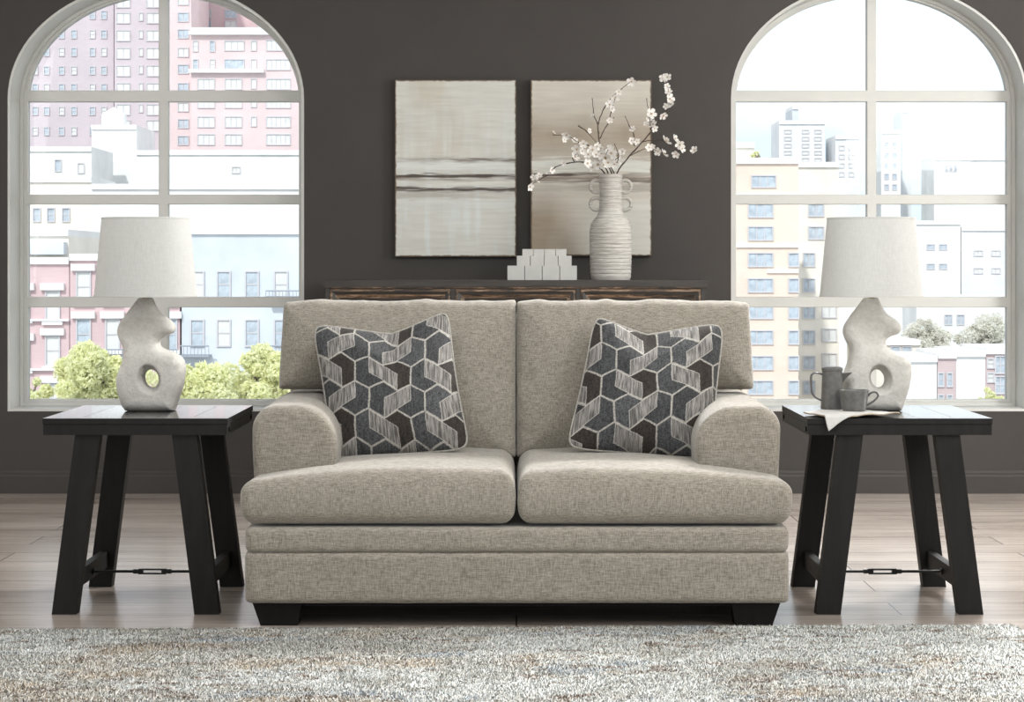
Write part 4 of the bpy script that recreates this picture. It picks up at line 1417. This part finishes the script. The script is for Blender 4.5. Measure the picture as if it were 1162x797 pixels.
building('rowhouse', 'pale blue rowhouse with sash windows and fire escapes right of the left lamp', 206.2, 520, 266, 100, 7, 'blue',
         grid([224, 254, 286, 319, 352, 386, 420, 454, 488], [309, 364], 13, 28, 1, 2, False) + grid([224, 318], [418], 13, 26, 1, 2, False, True),
         balcony([(207.5, 240, 392, 403), (304, 350, 392, 403), (304, 350, 330, 337)]))
def cornice(root, cx, Y, s):
    bm = bmesh.new(); box(bm, (X(20, Y) - cx, -0.7, Z(300, Y) - GZ), (X(79, Y) - cx, 6, Z(272, Y) - GZ))
    bm_obj('roof_storey', bm, CM['cream'], root)
building('rooftop_shed', 'pale rooftop shed with a grey awning over the pink rowhouse', 30, 78, 268, 108, 8, 'cream', (),
         ledge([(32, 76, 298), (32, 76, 275)], 'grey', th=14, out=0.8))

# right window
building('apartment_building', 'peach brick apartment block with rows of wide windows, nearest in the right window', 600, 906, 186, 120, 5.5, 'peach',
         grid([640, 690, 740, 790], [232, 258, 288, 317, 347, 376, 405, 433], 26.5, 14, 3, 1, False, False) + grid([866.5], [200], 26, 12, 3, 1, False, False) + grid([863], [232, 258, 288, 317, 347, 376, 405, 433], 26.5, 14, 3, 1, False, False) +
         grid([900.5], [288, 317, 347, 376, 405, 433], 10, 14, 1, 1, False, False),
         ledge([(835, 906, 219), (835, 906, 276), (870, 906, 305)], 'cream', th=5, out=0.15))
building('apartment_building', 'cream side wing of the peach apartment block, beside the right lampshade', 887, 952, 190, 133, 8, 'cream',
         grid([926], [232, 258], 16, 13, 2, 1, False, False) + grid([918], [288, 317, 347, 376, 405, 433], 12, 14, 2, 1, False, False) + grid([941], [347, 374, 402], 15, 13, 2, 1, False, True),
         None)
building('penthouse', 'small cream penthouse box on the peach apartment roof', 835, 856, 168, 126, 5, 'cream', ())
building('skyscraper', 'pale stepped skyscraper faint on the skyline in the right window', 884, 936, 141, 190, 6, 'pale', grid([894, 914, 928], [148, 156, 164, 172, 180], 7, 3, 1, 1, False, True))
building('skyscraper', 'slim pale blue glass spire tower on the right window skyline', 899, 906, 124, 198, 5, 'grey')
building('skyscraper', 'pale slab skyscraper just left of the right window centre muntin', 948, 975, 158, 188, 6, 'pale', grid([955, 966], [166, 176, 186, 196], 5, 4, 1, 1, False, True))
building('skyscraper', 'white stepped skyscraper just right of the right window centre muntin', 1000, 1022, 152, 190, 6, 'white', grid([1006, 1015], [162, 174, 186, 198, 210], 4, 5, 1, 1, False, False))
building('skyscraper', 'thin white tower with a pointed look beside the stepped skyscraper, right window', 1024, 1034, 128, 197, 5, 'pale')
building('skyscraper', 'distant white block with three slit windows in the right window', 1060, 1360, 182, 189, 6, 'white', grid([1074, 1079, 1084], [188], 2, 6, 1, 1, False, False))
building('office_block', 'white far office block behind the right lampshade', 945, 1090, 255, 176, 6, 'white', grid([1056, 1070], [278, 300], 8, 5, 2, 1, False, False))
building('office_block', 'off-white far block at the right edge of the right window', 1091, 1380, 262, 176, 6, 'pale', grid([1110, 1130], [285, 305], 9, 5, 2, 1, False, True))
building('office_block', 'long white block with two blue windows above the pale trees', 1040, 1400, 340, 165, 6, 'white', grid([1076, 1090], [358], 7, 10, 2, 2, False, False))
building('low_house', 'cream low house with mauve roof hut behind the right lamp', 985, 1044, 392, 126, 8, 'cream', grid([1016, 1029], [394], 9, 20, 1, 2, False, False))
building('low_house', 'white blank gable wall just right of the right lamp', 1028, 1063.2, 411, 111, 6, 'white')
building('low_house', 'brick strip house with two narrow windows between white walls', 1064, 1085, 407, 111, 6, 'brickred', grid([1067.5, 1077.5], [424], 4.5, 14, 1, 2, False, False) + grid([1067.5, 1077.5], [449], 4.5, 6, 1, 1, False, False))
building('low_house', 'white blank wall between two brick houses, low in the right window', 1085.2, 1117.8, 405, 111, 6, 'white')
building('low_house', 'plain cream low house just outside the right window view', 1191, 1380, 398, 112, 6, 'cream', grid([1215, 1250, 1285, 1320], [410, 435], 9, 13, 1, 2))
building('low_house', 'red brick house with a blue bay window at the right window edge', 1118, 1190, 402, 111, 6, 'brickred', grid([1124], [408, 424], 6, 9, 1, 2, False, True) + grid([1135], [405, 428], 10, 18, 2, 2, False, False))


def tree(label, px, py_top, dist, spread_px, leafmat, n, seed, group, flat=0.55, hpx=None, base=None):
    Y = CAMY + dist
    rng = np.random.default_rng(seed)
    s = dist / F
    cx, zt = X(px, Y), Z(py_top, Y)
    R = spread_px * s / 2
    Hc = (hpx or spread_px * flat) * s
    bz = GZ if base is None else Z(base, Y)
    root = thing('tree', label, 'tree', (cx, Y, bz), 0, group)
    zc = zt - Hc / 2 - bz
    nb = 60
    bl = rng.normal(0, 1, (nb, 3)); bl /= np.linalg.norm(bl, axis=1)[:, None]
    bl *= rng.uniform(0.25, 1.0, nb)[:, None] * np.array([R, R * 0.8, Hc / 2])
    rad = rng.uniform(0.12, 0.30, nb) * min(R, Hc)
    which = rng.integers(0, nb, n)
    d = rng.normal(0, 1, (n, 3)); d /= np.linalg.norm(d, axis=1)[:, None]
    c = bl[which] + d * rad[which][:, None] * rng.uniform(0.6, 1.0, n)[:, None] + np.array([0, 0, zc])
    a = rng.normal(0, 1, (n, 3)); a /= np.linalg.norm(a, axis=1)[:, None]
    b = np.cross(a, rng.normal(0, 1, (n, 3))); b /= np.linalg.norm(b, axis=1)[:, None]
    L = rng.uniform(0.07, 0.14, n)[:, None]
    V = np.stack([c - a * L, c + b * L * 0.55, c + a * L, c - b * L * 0.55], 1).reshape(-1, 3)
    mesh_np('foliage', V, np.arange(n * 4).reshape(n, 4), CM[leafmat], root, smooth=False)
    bm = bmesh.new()
    tube(bm, [(0, 0, 0), (0.1, 0, zc * 0.55), (0, 0.1, zc - Hc * 0.2)], [0.30, 0.22, 0.14], 8)
    for q in bl[:12]:
        tube(bm, [(0.03, 0, zc - Hc * 0.5), (q[0] * 0.5, q[1] * 0.5, zc + q[2] * 0.5 - 0.1 * Hc), (q[0], q[1], zc + q[2])], [0.11, 0.07, 0.03], 6)
    bm_obj('trunk', bm, CM['trunk'], root, smooth=True)


G = 'street trees outside the windows'
tree('small yellow-green street tree at the far left corner of the left window', 30, 430, 82, 50, 'leaf', 9000, 1, G, hpx=60)
tree('broad yellow-green street tree left of the left lamp', 110, 390, 86, 118, 'leaf', 22000, 2, G, hpx=90)
tree('yellow-green street tree in front of the pale blue rowhouse', 232, 415, 84, 90, 'leaf', 15000, 3, G, hpx=80)
tree('tall yellow-green street tree beside the window edge nearest the loveseat', 296, 394, 87, 98, 'leaf', 18000, 4, G, hpx=90)
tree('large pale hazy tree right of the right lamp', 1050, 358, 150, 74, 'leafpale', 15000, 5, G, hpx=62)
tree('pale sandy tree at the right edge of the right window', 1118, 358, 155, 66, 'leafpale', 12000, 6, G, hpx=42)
tree('small bright green bush-like tree at the foot of the red brick house', 1125, 441, 106, 32, 'leaf', 4000, 7, G, hpx=40)
tree('small green rooftop tree on the peach apartment block', 857, 172, 123, 9, 'leaf', 500, 8, 'street trees outside the windows', hpx=10, base=178)
